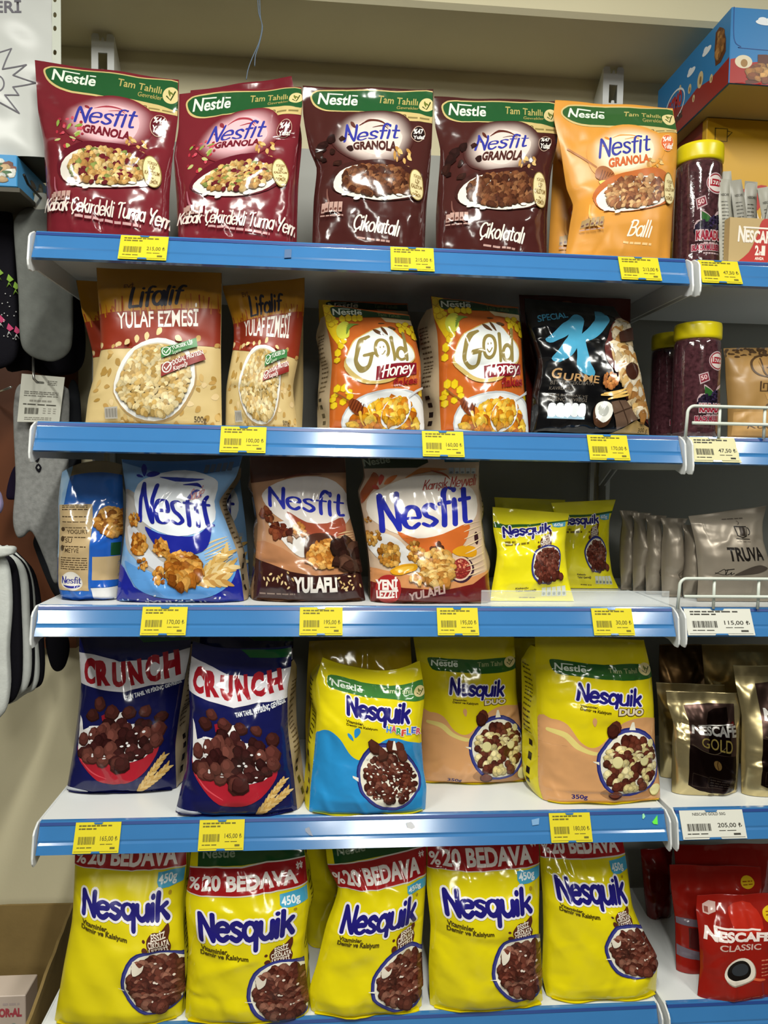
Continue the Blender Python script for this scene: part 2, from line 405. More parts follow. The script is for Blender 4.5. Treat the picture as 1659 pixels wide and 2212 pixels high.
    def compile(self):
        """-> {part: (uv, tris, colour, offset)}"""
        if hasattr(self, '_out'): return self._out
        TL, TR, BR, BL = self.q; out = {}
        for (p, S, c, z) in self.it:
            P = S.reshape(-1, 2); key = np.round(P*50).astype(np.int64)
            _, idx, inv = np.unique(key, axis=0, return_index=True, return_inverse=True)
            Pv = P[idx]; T = inv.reshape(-1, 3)
            T = T[(T[:, 0] != T[:, 1]) & (T[:, 1] != T[:, 2]) & (T[:, 0] != T[:, 2])]
            u = np.full(len(Pv), .5); v = np.full(len(Pv), .5)
            for _ in range(12):
                X = BL*((1-u)*(1-v))[:, None]+BR*(u*(1-v))[:, None]+TL*((1-u)*v)[:, None]+TR*(u*v)[:, None]
                du = (BR-BL)*(1-v)[:, None]+(TR-TL)*v[:, None]; dv = (TL-BL)*(1-u)[:, None]+(TR-BR)*u[:, None]
                r = Pv-X; det = du[:, 0]*dv[:, 1]-du[:, 1]*dv[:, 0]
                u = u+(r[:, 0]*dv[:, 1]-r[:, 1]*dv[:, 0])/det; v = v+(du[:, 0]*r[:, 1]-du[:, 1]*r[:, 0])/det
            T = T[~((u[T] < 0).all(1) | (u[T] > 1).all(1) | (v[T] < 0).all(1) | (v[T] > 1).all(1))]
            if len(T) == 0: continue
            uv = np.stack([np.clip(u, .004, .996), np.clip(v, .002, .998)], 1)
            d = out.setdefault(p, [[], [], [], [], 0])
            d[0].append(uv); d[1].append(T+d[4]); d[2].append((c(Pv) if callable(c) else np.tile(np.array(c, np.float32), (len(uv), 1)))); d[3].append(np.full(len(uv), z)); d[4] += len(uv)
        self._out = {p: (np.concatenate(d[0]), np.concatenate(d[1]), np.concatenate(d[2]), np.concatenate(d[3])) for p, d in out.items()}
        return self._out

def put_art(art, surf, parent, m, origin, base=0.3, skip=(), scale=1.0, labels=None, shift=(0, 0, 1)):
    """lay the compiled artwork onto surf(u,v)->(n,3); offsets in millimetres along the surface normal"""
    for p, (uv, T, C, z) in art.compile().items():
        if p.split('#')[0] in skip: continue
        u, v = np.clip(uv[:, 0]+shift[0], .004, .996), np.clip(uv[:, 1]*(shift[2] if len(shift) > 2 else 1)+shift[1], .002, .998); e = 1.5e-3
        P = surf(u, v); du = surf(u+e, v)-surf(u-e, v); dv = surf(u, v+e)-surf(u, v-e)
        n = np.cross(du, dv); n /= np.maximum(np.linalg.norm(n, axis=1, keepdims=True), 1e-12)
        V = P+n*((base+z*scale)/1000.0)[:, None]
        a, b, c = V[T[:, 0]], V[T[:, 1]], V[T[:, 2]]
        fl = np.einsum('ij,ij->i', np.cross(b-a, c-a), n[T[:, 0]]) < 0
        T = T.copy(); T[fl] = T[fl][:, ::-1]
        used = np.unique(T); mp = np.zeros(len(V), int); mp[used] = np.arange(len(used))
        o = mesh_np(p.split('#')[0], V[used], mp[T], m, parent, C[used], True, origin)
        if labels and p in labels: o['label'] = labels[p]
def plane_surf(o, ux, vy):
    o, ux, vy = map(np.asarray, (o, ux, vy))
    return lambda u, v: o+ux*np.asarray(u)[:, None]+vy*np.asarray(v)[:, None]
# ------------------------------------------------------------------ bags and pouches
PROF = {   # half thickness along the height (fraction of the full depth)
 'pouch': [(0, .62), (.06, .82), (.2, 1.0), (.4, .9), (.62, .6), (.8, .26), (.9, .05), (.93, .0), (1, 0)],
 'pillow': [(0, .45), (.03, .72), (.1, .95), (.3, 1.0), (.6, .96), (.78, .75), (.88, .42), (.95, .08), (.97, .0), (1, 0)],
 'pack': [(0, .0), (.04, .02), (.1, .4), (.25, .85), (.5, 1.0), (.75, .85), (.88, .4), (.94, .05), (1, 0)],
}
class Bag:
    def __init__(self, rows, z0, yb, yt, T, kind, seed, power=2.6, wr=1.0, back=.55, topwave=0.0, seal=None, dents=(), lowfix=True):
        n = len(rows); L = []; R = []
        for i, (xl, yl, xr, yr) in enumerate(rows):
            t = i/(n-1); yy = yb+(yt-yb)*t
            L.append(aty(xl, yl, yy)); R.append(aty(xr, yr, yy))
        L, R = np.array(L), np.array(R)
        if lowfix:
            for E in (L, R):
                dz = z0-E[0, 2]; E[0, 2] = z0
        v = np.concatenate([[0], np.cumsum(np.linalg.norm(np.diff((L+R)/2, axis=0), axis=1))]); v /= v[-1]
        # smooth dense tables
        vs = np.linspace(0, 1, 161)
        def dense(E):
            D = []; m = np.gradient(E, v, axis=0) if n > 2 else np.tile((E[1]-E[0]), (2, 1))
            for q in vs:
                k = min(max(np.searchsorted(v, q)-1, 0), n-2); h = v[k+1]-v[k]; t = (q-v[k])/h
                D.append((2*t**3-3*t*t+1)*E[k]+(t**3-2*t*t+t)*h*m[k]*.6+(-2*t**3+3*t*t)*E[k+1]+(t**3-t*t)*h*m[k+1]*.6)
            return np.array(D)
        self.vs = vs; self.L = dense(L); self.R = dense(R); self.T = T; self.pw = power; self.kind = kind; self.back = back
        pv = PROF[kind]; tb = np.interp(vs, [p[0] for p in pv], [p[1] for p in pv])
        k = np.array([1, 2, 3, 2, 1.]); k /= k.sum(); tp = np.concatenate([[tb[0]]*2, tb, [tb[-1]]*2]); self.tb = np.convolve(tp, k, 'valid')
        self.W = np.linalg.norm(R.mean(0)-L.mean(0)); self.H = np.linalg.norm(((L+R)/2)[-1]-((L+R)/2)[0]); self.topwave = topwave; self.dents = dents
        r = random.Random(seed); self.rg = []
        W, H = self.W, self.H
        def add(a, b, ang, ln, wd, am): self.rg.append((a, b, math.cos(ang), math.sin(ang), ln, wd, am))
        for _ in range(int(8*wr)):      # folds running in from the sides
            sd = r.choice((0, 1)); a = W*(.06 if sd == 0 else .94); b = H*r.uniform(.12, .85)
            add(a, b, (0 if sd == 0 else math.pi)+r.uniform(-.7, .7), r.uniform(.018, .04), r.uniform(.004, .008), r.choice((-1, 1))*r.uniform(.0007, .0016))
        for _ in range(int(7*wr)):      # folds running down from the seal
            add(W*r.uniform(.08, .92), H*r.uniform(.78, .9), -math.pi/2+r.uniform(-.6, .6), r.uniform(.02, .05), r.uniform(.004, .008), r.choice((-1, 1))*r.uniform(.0008, .002))
        for _ in range(int(5*wr)):      # folds up from the bottom
            add(W*r.uniform(.05, .95), H*r.uniform(.03, .12), math.pi/2+r.uniform(-.7, .7), r.uniform(.015, .04), r.uniform(.004, .007), r.choice((-1, 1))*r.uniform(.0008, .0016))
        for _ in range(int(4*wr)):
            add(W*r.uniform(.15, .85), H*r.uniform(.2, .8), r.uniform(0, 3.14), r.uniform(.03, .06), r.uniform(.008, .014), r.choice((-1, 1))*r.uniform(.0012, .0028))
        self.ph = [r.uniform(0, 6.28) for _ in range(6)]; self.wr = wr
        self.c0 = np.array([(L[0, 0]+R[0, 0])/2, yb, z0])
    def edge(self, E, v): return np.stack([np.interp(v, self.vs, E[:, k]) for k in range(3)], -1)
    def wrk(self, u, v):
        a, b = u*self.W, v*self.H; s = np.zeros_like(a)
        for (a0, b0, c, sn, ln, wd, am) in self.rg:
            p = (a-a0)*c+(b-b0)*sn; q = -(a-a0)*sn+(b-b0)*c
            s = s+1.25*am*np.exp(-(q/wd)**2-(p/ln)**2)
        p = self.ph
        s = s+self.wr*(.0010*np.sin(a*70+p[0]+1.5*np.sin(b*35+p[1]))+.0009*np.sin(b*62+p[2]+1.4*np.sin(a*48+p[3]))+.0005*np.sin((a+b)*110+p[4]))
        for (du, dv, ru, rv, am) in self.dents:
            s = s+am*np.exp(-((u-du)/ru)**2-((v-dv)/rv)**2)
        return s
    def front(self, u, v):
        u = np.asarray(u, float); v = np.asarray(v, float)
        P = self.edge(self.L, v)*(1-u)[:, None]+self.edge(self.R, v)*u[:, None]
        t = np.interp(v, self.vs, self.tb)
        g = np.clip(1-np.abs(2*u-1)**self.pw, 0, 1)**.62
        P[:, 1] -= self.T*t*g + self.wrk(u, v)*np.clip(g*1.6, 0, 1)*np.clip(t*2.5, .35, 1)
        if self.topwave: 
            k = np.clip((v-.55)/.45, 0, 1)**2
            P[:, 2] += self.topwave*k*4*u*(1-u)
            P[:, 1] += .35*abs(self.topwave)*k*np.sin(u*7+self.ph[5])
        P[:, 1] += .0018*np.clip((v-.86)/.14, 0, 1)*np.sin(u*11+self.ph[0])
        return P
    def rear(self, u, v):
        u = np.asarray(u, float); v = np.asarray(v, float)
        P = self.edge(self.L, v)*(1-u)[:, None]+self.edge(self.R, v)*u[:, None]
        t = np.interp(v, self.vs, self.tb); g = np.clip(1-np.abs(2*u-1)**self.pw, 0, 1)**.62
        P[:, 1] += self.T*self.back*t*g+.0012
        if self.topwave:
            k = np.clip((v-.55)/.45, 0, 1)**2; P[:, 2] += self.topwave*k*4*u*(1-u); P[:, 1] += .35*abs(self.topwave)*k*np.sin(u*7+self.ph[5])
        P[:, 1] += .0018*np.clip((v-.86)/.14, 0, 1)*np.sin(u*11+self.ph[0])
        return P

def grid(fn, nu, nv, v0=0.0, v1=1.0, u0=0.0, u1=1.0, flip=False):
    U = np.linspace(u0, u1, nu+1); Vv = np.linspace(v0, v1, nv+1)
    uu, vv = np.meshgrid(U, Vv); P = fn(uu.ravel(), vv.ravel()); w = nu+1
    F = []
    for j in range(nv):
        for i in range(nu):
            q = (j*w+i, j*w+i+1, (j+1)*w+i+1, (j+1)*w+i); F.append(q[::-1] if flip else q)
    return P, F

def make_bag(name, label, cat, bag, art, m, base, seal_col=None, back_col=None, vs=.92, group=None, sides=(), res=(46, 64), skip=(), body='front_panel', artbase=.3, shift=(0, 0), partlabels=None, bottom_col=None):
    """front film, back film, crimped top seal, side gussets and the printed pictures of one bag"""
    org = bag.c0; root = thing(name, label, cat, org, group)
    colr = lambda c, n: np.tile(np.array(lin(c), np.float32), (n, 1))
    nu, nv = res
    gy = max([s[2] for s in sides], default=0.0)
    P, F = grid(bag.front, nu, nv, 0, vs); mesh_np(body, P, F, m, root, colr(base, len(P)), True, org)
    def rear(u, v):
        Q = bag.rear(u, v)
        if sides:
            k = np.clip(np.interp(v, bag.vs, bag.tb)*1.4, 0, 1)
            for sd, gx, g_y, _c in sides:
                wgt = (1-u) if sd == 'L' else u
                Q[:, 0] += (-gx if sd == 'L' else gx)*k*wgt
            Q[:, 1] += gy*k
        return Q
    P, F = grid(rear, 16, 22, 0, vs, flip=True)
    # bottom: close front to back
    bu = np.linspace(0, 1, 25); fb = bag.front(bu, np.zeros(25)); rb = rear(bu, np.zeros(25)); n0 = len(P)
    P = np.concatenate([P, fb, rb]); F = F+[(n0+i, n0+25+i, n0+25+i+1, n0+i+1) for i in range(24)]
    mesh_np('back_panel', P, F, m, root, colr(back_col or base, len(P)), True, org)
    A, FA = grid(bag.front, nu, 6, vs, 1.0); B, FB = grid(bag.rear, nu, 6, vs, 1.0, flip=True)
    n = len(A); F = FA+[tuple(i+n for i in f) for f in FB]; w = nu+1
    for i in range(nu): F.append((6*w+i, 6*w+i+1, n+6*w+i+1, n+6*w+i))
    mesh_np('top_seal', np.concatenate([A, B]), F, m, root, colr(seal_col or base, 2*n), True, org)
    if bag.kind == 'pillow' and art is not None:       # the crimped bottom seal turned forward on the shelf
        def flap(u, v):
            u = np.asarray(u); v = np.asarray(v); Q = bag.front(u, np.zeros(len(u))); Q[:, 1] -= v*(.006+.0015*np.sin(u*9+bag.ph[2])); Q[:, 2] += .0012+.002*v*(1+np.sin(u*13+bag.ph[3]))*.5; return Q
        A, FA = grid(flap, 40, 3, 0, 1, .03, .97); B = A-np.array([0, 0, .0008]); n = len(A)
        mesh_np('bottom_seal', np.concatenate([A, B]), FA+[tuple(i+n for i in f[::-1]) for f in FA], m, root, colr(base, 2*n), True, org)
    for sd, gx, g_y, c in sides:
        vv = np.linspace(0, vs, 41); E = bag.edge(bag.L if sd == 'L' else bag.R, vv)
        k = np.clip(np.interp(vv, bag.vs, bag.tb)*1.4, 0, 1); rows_ = []
        sg = -1 if sd == 'L' else 1
        for t in np.linspace(0, 1, 9):
            Q = E.copy(); Q[:, 1] += gy*k*t; Q[:, 0] += sg*gx*k*(t**.75) - sg*.004*k*math.sin(t*math.pi)*np.sin(vv*17+bag.ph[1])
            rows_.append(Q)
        Q = np.concatenate(rows_); F = []
        for a in range(8):
            for b in range(40):
                q = (a*41+b, a*41+b+1, (a+1)*41+b+1, (a+1)*41+b); F.append(q if sd == 'R' else q[::-1])
        F = [f[::-1] for f in F]
        so = mesh_np('side_gusset', Q, F, m, root, colr(c, len(Q)), True, org)
        # rows of small print down the gusset
        def gs(u, v, E=E, k=k, vv=vv, sg=sg, gx=gx):
            v = np.asarray(v)*vs; u = np.asarray(u); e = np.stack([np.interp(v, vv, E[:, i]) for i in range(3)], -1); kk = np.interp(v, vv, k)
            t = u if sg > 0 else 1-u
            e[:, 1] += gy*kk*t; e[:, 0] += sg*gx*kk*(np.clip(t, 0, 1)**.75)-sg*.004*kk*np.sin(t*math.pi)*np.sin(v*17+bag.ph[1]); return e
        g = Art([(0, 0), (100, 0), (100, 400), (0, 400)], 14, 3)
        g.part('small_print')
        tc = '#5b4a35' if c != '#d8cb22' else '#4a4310'
        for yy in range(60, 250, 13): g.bars(tc, 18, yy, 70, yy, 4, 3)
        for yy in (270, 300, 330, 356): g.rect('#1c1a1a', 38, yy, 62, yy+15)
        put_art(g, gs, so, m, org)
    if art is not None:
        put_art(art, bag.front, root, m, org, base=artbase, skip=skip, labels=partlabels, shift=shift)
    return root
# ------------------------------------------------------------------ artworks
CREAM, GREEN = '#d9c98f', '#23562f'
def corp_word(A, p0, p1, h, col='#dfe9dc'):
    """white company word with the long bar of its first letter"""
    A.text(col, 'Nestle', p0, p1, h, .022)
    d = np.array(p1, float)-np.array(p0, float); l = np.linalg.norm(d); d /= l; n = np.array([d[1], -d[0]]); p0 = np.array(p0, float)
    A.line(col, [p0+d*l*.20+n*h*1.02, p0+d*l*.60+n*h*1.02], h*.12, 0, False)
    A.line(col, [p0+d*l*.84+n*h*.98, p0+d*l*.99+n*h*.98], h*.12, 0, False)
def check(A, x, y, r, c0=CREAM, c1='#3a4a1f'):
    A.ell(c0, x, y, r, r); A.line(c1, [(x-r*.5, y+r*.1), (x-r*.05, y+r*.6), (x+r*.55, y-r*.4)], r*.17, 0)
def green_check(A, x, y, r):
    check(A, x, y, r); A.leaf('#6a7430', x-r*.15, y-r*.25, r*.42, r*.13, 1.4); A.leaf('#6a7430', x+r*.12, y-r*.2, r*.3, r*.1, .7)
def granola(kind):
    A = Art([(180, 312), (912, 410), (862, 1190), (240, 1165)], 13, 5)
    K = {'berry': dict(base='#73222c', glow='#e6b9c0', mid='#a8485a', gr='#6d1b2b', bowl='#5f1524', badge='#5a1420', pal=['#d9b878', '#cfa866', '#c2985a', '#e0c48c', '#a97d45'], fl=None),
         'choc': dict(base='#45201e', glow='#e0d0c8', mid='#84605a', gr='#4a2622', bowl='#3c1c1a', badge='#1f1012', pal=['#5a3220', '#6b4028', '#7a4c30', '#8a5c3c', '#472418'], fl='Çikolatalı'),
         'honey': dict(base='#d6943a', glow='#e9dfc4', mid='#e0b462', gr='#c8602a', bowl='#b8642c', badge='#d8642c', pal=['#8a5434', '#a06a44', '#b88a5c', '#6f3f28', '#c9a070'], fl='Ballı')}[kind]
    A.part('printed_banner')
    # green band with gold edge
    gold = '#cdb77a'
    A.poly(gold, [(224, 372), (244, 352), (300, 348), (520, 374), (700, 402), (912, 428), (912, 584), (800, 560), (640, 520), (500, 496), (340, 462), (255, 420)], 4)
    A.poly(gold, [(705, 535), (912, 570), (912, 614), (830, 600), (740, 586), (712, 570)])
    A.poly(GREEN if kind != 'honey' else '#2f5a2a', [(234, 374), (252, 358), (300, 355), (520, 381), (700, 409), (910, 435), (910, 574), (800, 550), (640, 511), (500, 487), (340, 453), (262, 414)], 4)
    corp_word(A, (268, 408), (482, 447), 46)
    A.text('#b8a964', 'Tam Tahıllı', (598, 449), (818, 493), 34, .012); A.text('#a89a58', 'Gevrekler', (700, 503), (822, 527), 22, .008)
    green_check(A, 868, 503, 42)
    A.ring('#5a4a2a', 738, 566, 11, 11, 3, n=14); A.line('#5a4a2a', [(732, 566), (738, 572), (747, 558)], 3, 0)
    A.bars('#8a7a4a', 758, 572, 880, 592, 8, 2)
    A.part('brand_lettering')
    A.glow(K['glow'], K['base'], 560, 645, 235, 150, 9, .5, .12)
    A.poly(K['glow'], [(420, 640), (450, 575), (560, 545), (660, 580), (720, 660), (690, 730), (640, 725), (590, 745), (530, 735), (470, 700)], 4)
    for pts, wd in ((([(488, 566), (545, 552), (610, 572), (648, 606)]), [3, 12, 9, 1]), (([(560, 590), (620, 594), (645, 615)]), [2, 7, 1])):
        A.line('#a03a48' if kind == 'berry' else ('#5a2a22' if kind == 'choc' else '#e09a4a'), pts, wd)
    for x, y, l, ro in ((425, 575, 16, 1.2), (455, 560, 20, .9), (432, 600, 12, .2)): A.leaf('#86303c' if kind == 'berry' else '#5a2a22' if kind == 'choc' else '#d98a3a', x, y, l, l*.45, ro)
    A.brush('#33399a', 'Nesfit', (392, 642), (696, 682), 86, 14, .14, .45)
    A.text(K['gr'], 'GRANOLA', (440, 700), (676, 738), 37, .048)
    A.part('oat_badge')
    A.ell('#c9a894' if kind != 'honey' else '#f0c088', 812, 665, 41, 45, .1); A.ell(K['badge'], 812, 665, 38, 42, .1)
    A.text('#f2ece4', {'berry': '%44', 'choc': '%47', 'honey': '%48'}[kind], (786, 655), (838, 662), 24, .03); A.text('#f2ece4', 'Yulaf', (782, 692), (846, 700), 24, .03)
    A.part('bowl_picture')
    R = A.rnd
    for _ in range(14):
        A.leaf(R.choice(['#c9a060', '#d8b878', '#b88a4a']), R.uniform(665, 775), R.uniform(700, 815), R.uniform(12, 20), R.uniform(6, 9), R.uniform(.5, 1.8))
    if kind == 'berry':
        for _ in range(20): A.ell(R.choice(['#b03040', '#952a3a', '#c85060']), R.uniform(290, 450), R.uniform(620, 790), R.uniform(6, 11), R.uniform(6, 11), dz=.06, n=10)
        for _ in range(9): A.leaf(R.choice(['#a8b060', '#8aa04a', '#b8b878']), R.uniform(280, 420), R.uniform(640, 800), R.uniform(14, 22), R.uniform(7, 10), R.uniform(0, 3))
    elif kind == 'choc':
        A.chunks(['#2a1414', '#341a16', '#241010'], 330, 700, 95, 105, 9, 15, 30, hi=1.5, dark=False)
    else:
        A.line('#a86a30', [(230, 555), (370, 680)], 9, 0)
        A.ell('#9a5a2c', 410, 735, 62, 42, .8)
        for k in range(5): A.line('#6f3c1c', [(372+k*18, 760-k*4+10), (400+k*14, 705+k*10)], 6, 0)
        A.poly('#e8c860', [(370, 770), (440, 790), (520, 820), (560, 850), (470, 850), (400, 830)], 4); A.glow('#f0d890', '#d8b04a', 470, 815, 70, 28, 4, .4)
    A.ell(K['bowl'], 575, 882, 268, 116, .1); A.ell('#e4ded4', 562, 898, 236, 96, .1)
    if kind == 'berry': A.chunks(K['pal']+['#6a2028', '#7f8a48'], 572, 884, 190, 80, 150, 11, 19, .1)
    else: A.chunks(K['pal'], 572, 884, 190, 80, 140, 12, 20, .1)
    for x, y in ((470, 985), (620, 990), (400, 955), (700, 965)): A.ell('#efe9df', x, y, 18, 8)
    A.line('#a86070' if kind == 'berry' else ('#7a5048' if kind == 'choc' else '#efb050'), [(300, 905), (312, 975), (350, 1030), (400, 1062)], [4, 10, 6, 2])
    A.part('leaf_badge')
    A.ell('#8a7440', 795, 905, 43, 80, -.18); A.ell('#e2d3a0', 795, 905, 38, 75, -.18)
    for s, x0, x1, y, h in (('YÜKSEK', 772, 820, 868, 13), ('LİF', 784, 806, 890, 15), ('KALSİYUM', 762, 828, 915, 17), ('ve', 788, 802, 934, 11), ('DEMİR', 772, 822, 958, 17)): A.text('#7a5a20', s, (x0, y), (x1, y+6), h, .02)
    A.part('nutrition_panel')
    for k in range(5): A.poly('#b9968c' if kind != 'honey' else '#a88a58', [(276+k*24, 985+k*3), (296+k*24, 987+k*3), (296+k*24, 1032+k*3), (276+k*24, 1030+k*3)]); A.ell('#6a4038', 286+k*24, 1019+k*3, 7, 6, n=10)
    A.bars('#b9968c', 280, 1045, 400, 1058, 5, 3)
    A.part('flavour_lettering')
    if kind == 'berry':
        A.brush('#efe2da', 'Kabak Çekirdekli Turna Yemiş', (246, 1066), (900, 1160), 52, 8, .22, .4)
        A.bars('#c9a0a0', 420, 1108, 740, 1158, 10, 7)
    elif kind == 'choc':
        A.brush('#efe6dc', 'Çikolatalı', (452, 1108), (705, 1140), 56, 9.5, .22, .4); A.bars('#b8948c', 480, 1146, 660, 1166, 9, 5)
    else:
        A.brush('#f6efe0', 'Ballı', (548, 1102), (688, 1120), 58, 10, .22, .4); A.bars('#f0c88a', 530, 1130, 700, 1148, 9, 5)
    return A, K['base']

def lifalif():
    A = Art([(492, 165), (1135, 200), (1135, 990), (437, 975)], 12, 8); R = A.rnd
    A.part('printed_banner')
    A.poly('#b07a16', [(440, 130), (1180, 150), (1180, 420), (440, 400)])
    A.poly('#8a2c16', [(440, 395), (1180, 400), (1180, 600), (900, 585), (700, 600), (440, 590)])
    for _ in range(46):
        x = R.uniform(470, 1140); A.line(R.choice(['#b07a16', '#a05a16', '#8a2c16', '#9a4416']), [(x, R.uniform(320, 395)), (x+R.uniform(-8, 8), R.uniform(395, 430))], [8, 14, 2] if R.random() < .5 else [2, 14, 8], 0, dz=.03)
    A.z += .06
    A.part('grain_print')
    for _ in range(95):
        x, y = R.uniform(470, 1130), R.uniform(545, 985)
        if y < 640 and 600 < x < 980: continue
        A.leaf(R.choice(['#c9a868', '#b8924f', '#d9c090', '#a8843f']), x, y, R.uniform(15, 22), R.uniform(9, 13), R.uniform(0, 3.1))
    A.part('bowl_picture')
    A.ell('#a88a58', 806, 758, 214, 210); A.ell('#e6e4de', 803, 750, 208, 206); A.ell('#bfb7a4', 803, 754, 188, 186); A.ell('#c8a660', 803, 756, 182, 180)
    A.chunks(['#dcc48c', '#cfae6c', '#e6d4a4', '#b8944e', '#c9a65e', '#e0cc98'], 803, 756, 174, 172, 300, 11, 17, rough=.14, stretch=1.3, shade=.62, hi=1.12)
    for x, y in ((690, 545), (745, 535), (812, 516), (915, 555), (585, 565), (640, 560)): A.leaf('#dcc48c', x, y, 20, 13, R.uniform(0, 3))
    A.part('brand_lettering')
    A.brush('#171526', 'Lifalif', (655, 378), (930, 372), 98, 19, .24, .35)
    A.text('#6a3a10', 'EVİ', (630, 275), (680, 277), 22, .02)
    A.part('name_lettering')
    A.text('#f0e9e0', 'YULAF EZMESİ', (590, 493), (1018, 498), 88, .013)
    A.part('claim_tags')
    A.poly('#2f7a3a', [(822, 610), (1008, 550), (1016, 605), (830, 662)]); A.poly('#8a2420', [(832, 690), (1040, 628), (1058, 678), (840, 742)])
    for x, y in ((853, 627), (863, 703)): A.ring('#e8efe4', x, y, 22, 22, 5, n=20); A.line('#e8efe4', [(x-12, y), (x-2, y+12), (x+22, y-20)], 6, 0)
    A.text('#e8efe4', 'YÜKSEK LİF', (885, 620), (992, 586), 23, .025); A.text('#cfe0c8', 'İçerir', (888, 645), (935, 630), 17, .01)
    A.text('#f0e2dc', 'DOĞAL PROTEİN', (895, 696), (1046, 650), 22, .025); A.text('#f0e2dc', 'Kaynağı', (902, 722), (972, 700), 20, .01)
    A.part('nutrition_panel')
    A.rect('#a9a49a', 562, 885, 628, 938)
    for k in range(4): A.rect('#8a857c', 567+k*15, 892, 578+k*15, 930)
    A.part('weight_lettering'); A.text('#4a3a24', '500g', (1002, 962), (1062, 964), 24, .01)
    return A, '#cdb57e'

def gold():
    A = Art([(180, 310), (790, 380), (885, 1165), (230, 1150)], 11, 4); R = A.rnd
    A.part('printed_banner')
    A.poly('#e6c41e', [(178, 308), (262, 318), (258, 430), (300, 520), (250, 600), (190, 450)], 3)
    A.poly('#1d3f24', [(232, 356), (255, 330), (420, 345), (640, 385), (820, 398), (820, 450), (700, 425), (580, 412), (400, 402), (262, 392)], 3)
    corp_word(A, (246, 378), (450, 388), 34); A.text('#6a7a4a', 'Tam Tahıllı', (560, 400), (720, 418), 24, .01)
    A.poly('#d3bd92', [(580, 412), (660, 425), (820, 440), (820, 488), (690, 462), (610, 450)])
    y1, y2 = '#e0c21e', '#b88a14'
    A.part('honeycomb_print#1'); A.hexes(y1, y2, [(205, 345), (212, 395), (255, 425), (225, 440), (305, 408), (350, 405), (395, 410), (430, 410),], 26)
    A.part('honeycomb_print#9'); A.hexes(y1, y2, [(270, 600), (245, 640), (290, 575), (240, 690)], 26)
    A.part('honeycomb_print#2'); A.hexes(y1, y2, [(700, 480), (740, 500), (710, 525), (765, 530), (800, 512), (795, 560), (750, 478), (820, 560), (640+60, 440+45)], 26)
    A.part('honeycomb_print#3'); A.hexes(y1, y2, [(260, 850), (308, 855), (250, 900), (345, 890), (250, 975), (310, 960), (355, 930), (240, 930)], 28)
    A.part('honeycomb_print#4'); A.hexes(y1, y2, [(850, 960), (880, 1000), (845, 1020), (870, 1060), (850, 1100), (885, 1110), (880, 940)], 27)
    A.part('fruit_print'); A.poly('#cfd048', [(250, 490), (300, 430), (345, 440), (330, 540), (270, 560)], 3)
    for k in range(6): A.leaf('#6f8a34', 335+k*8, 490-k*6, 42, 6, -1.0+k*.22)
    A.part('brand_lettering')
    A.poly('#c9b06a', [(292, 740), (330, 620), (420, 540), (560, 500), (640, 520), (720, 600), (775, 660), (770, 740), (700, 790), (640, 850), (520, 862), (400, 830)], 4)
    A.poly('#dfe3e2', [(304, 720), (335, 625), (425, 545), (560, 505), (640, 525), (712, 600), (772, 672), (760, 735), (690, 780), (620, 830), (520, 845), (410, 810)], 4)
    g = '#8a7a44'
    A.line(g, [(465, 556), (410, 590), (378, 650), (370, 720), (410, 772), (460, 760), (475, 690)], [24, 40, 30, 26, 34, 26, 26]); A.line(g, [(425, 680), (485, 672)], 24, 0)
    A.ell(g, 548, 650, 56, 72); A.ell('#dfe3e2', 548, 652, 34, 50); A.line(g, [(530, 668), (548, 682), (568, 662)], 7); A.ell(g, 537, 640, 4, 6); A.ell(g, 560, 638, 4, 6)
    A.line(g, [(622, 570), (626, 640), (634, 735)], [26, 24, 20]); A.line(g, [(712, 545), (716, 640), (722, 735)], [22, 24, 20])
    A.ring(g, 682, 690, 32, 42, 22)
    for x, y, l, ro in ((540, 530, 40, .5), (585, 525, 34, .9), (640, 512, 30, .2), (575, 470, 24, .1)): A.leaf('#5a3c22', x, y, l, l*.28, ro)
    A.part('flavour_lettering')
    A.poly('#7d1626', [(515, 768), (650, 756), (792, 755), (800, 828), (650, 838), (518, 842)], 0)
    A.brush('#f2ece6', 'Honey', (552, 828), (772, 815), 66, 11, .18, .3); A.text('#8c1f22', 'flakes', (640, 892), (808, 886), 44, .03)
    A.part('bowl_picture')
    A.ell('#b8bcc0', 600, 1090, 295, 180); A.ell('#dde0e2', 598, 1096, 284, 172); A.ell('#c8ccd0', 598, 1110, 240, 140)
    A.chunks(['#e0a020', '#d88a18', '#e8b838', '#c8741a', '#e6c250', '#b8641a'], 598, 1105, 225, 125, 90, 18, 34, rough=.3)
    A.line('#c9ccd0', [(752, 985), (800, 955), (870, 915)], [10, 16, 22]); A.ell('#e2e4e6', 668, 1052, 108, 78, -.5); A.ell('#c98a1c', 666, 1050, 94, 66, -.5)
    A.chunks(['#e0a82a', '#d8941c', '#e8bc48', '#c87a18'], 666, 1045, 82, 56, 34, 16, 26, -.5)
    A.line('#8a5a2c', [(262, 878), (350, 960)], 9, 0); A.ell('#7a3a1c', 402, 1005, 62, 34, .8)
    for k in range(5): A.line('#54220f', [(362+k*17, 985+k*9+24), (385+k*17, 965+k*9-4)], 6, 0)
    A.line('#e0b040', [(430, 1040), (440, 1080), (460, 1110)], [20, 12, 6])
    A.part('nutrition_panel'); A.poly('#c8cad0', [(318, 1118), (466, 1132), (462, 1152), (310, 1145)])
    return A, '#bf6226'

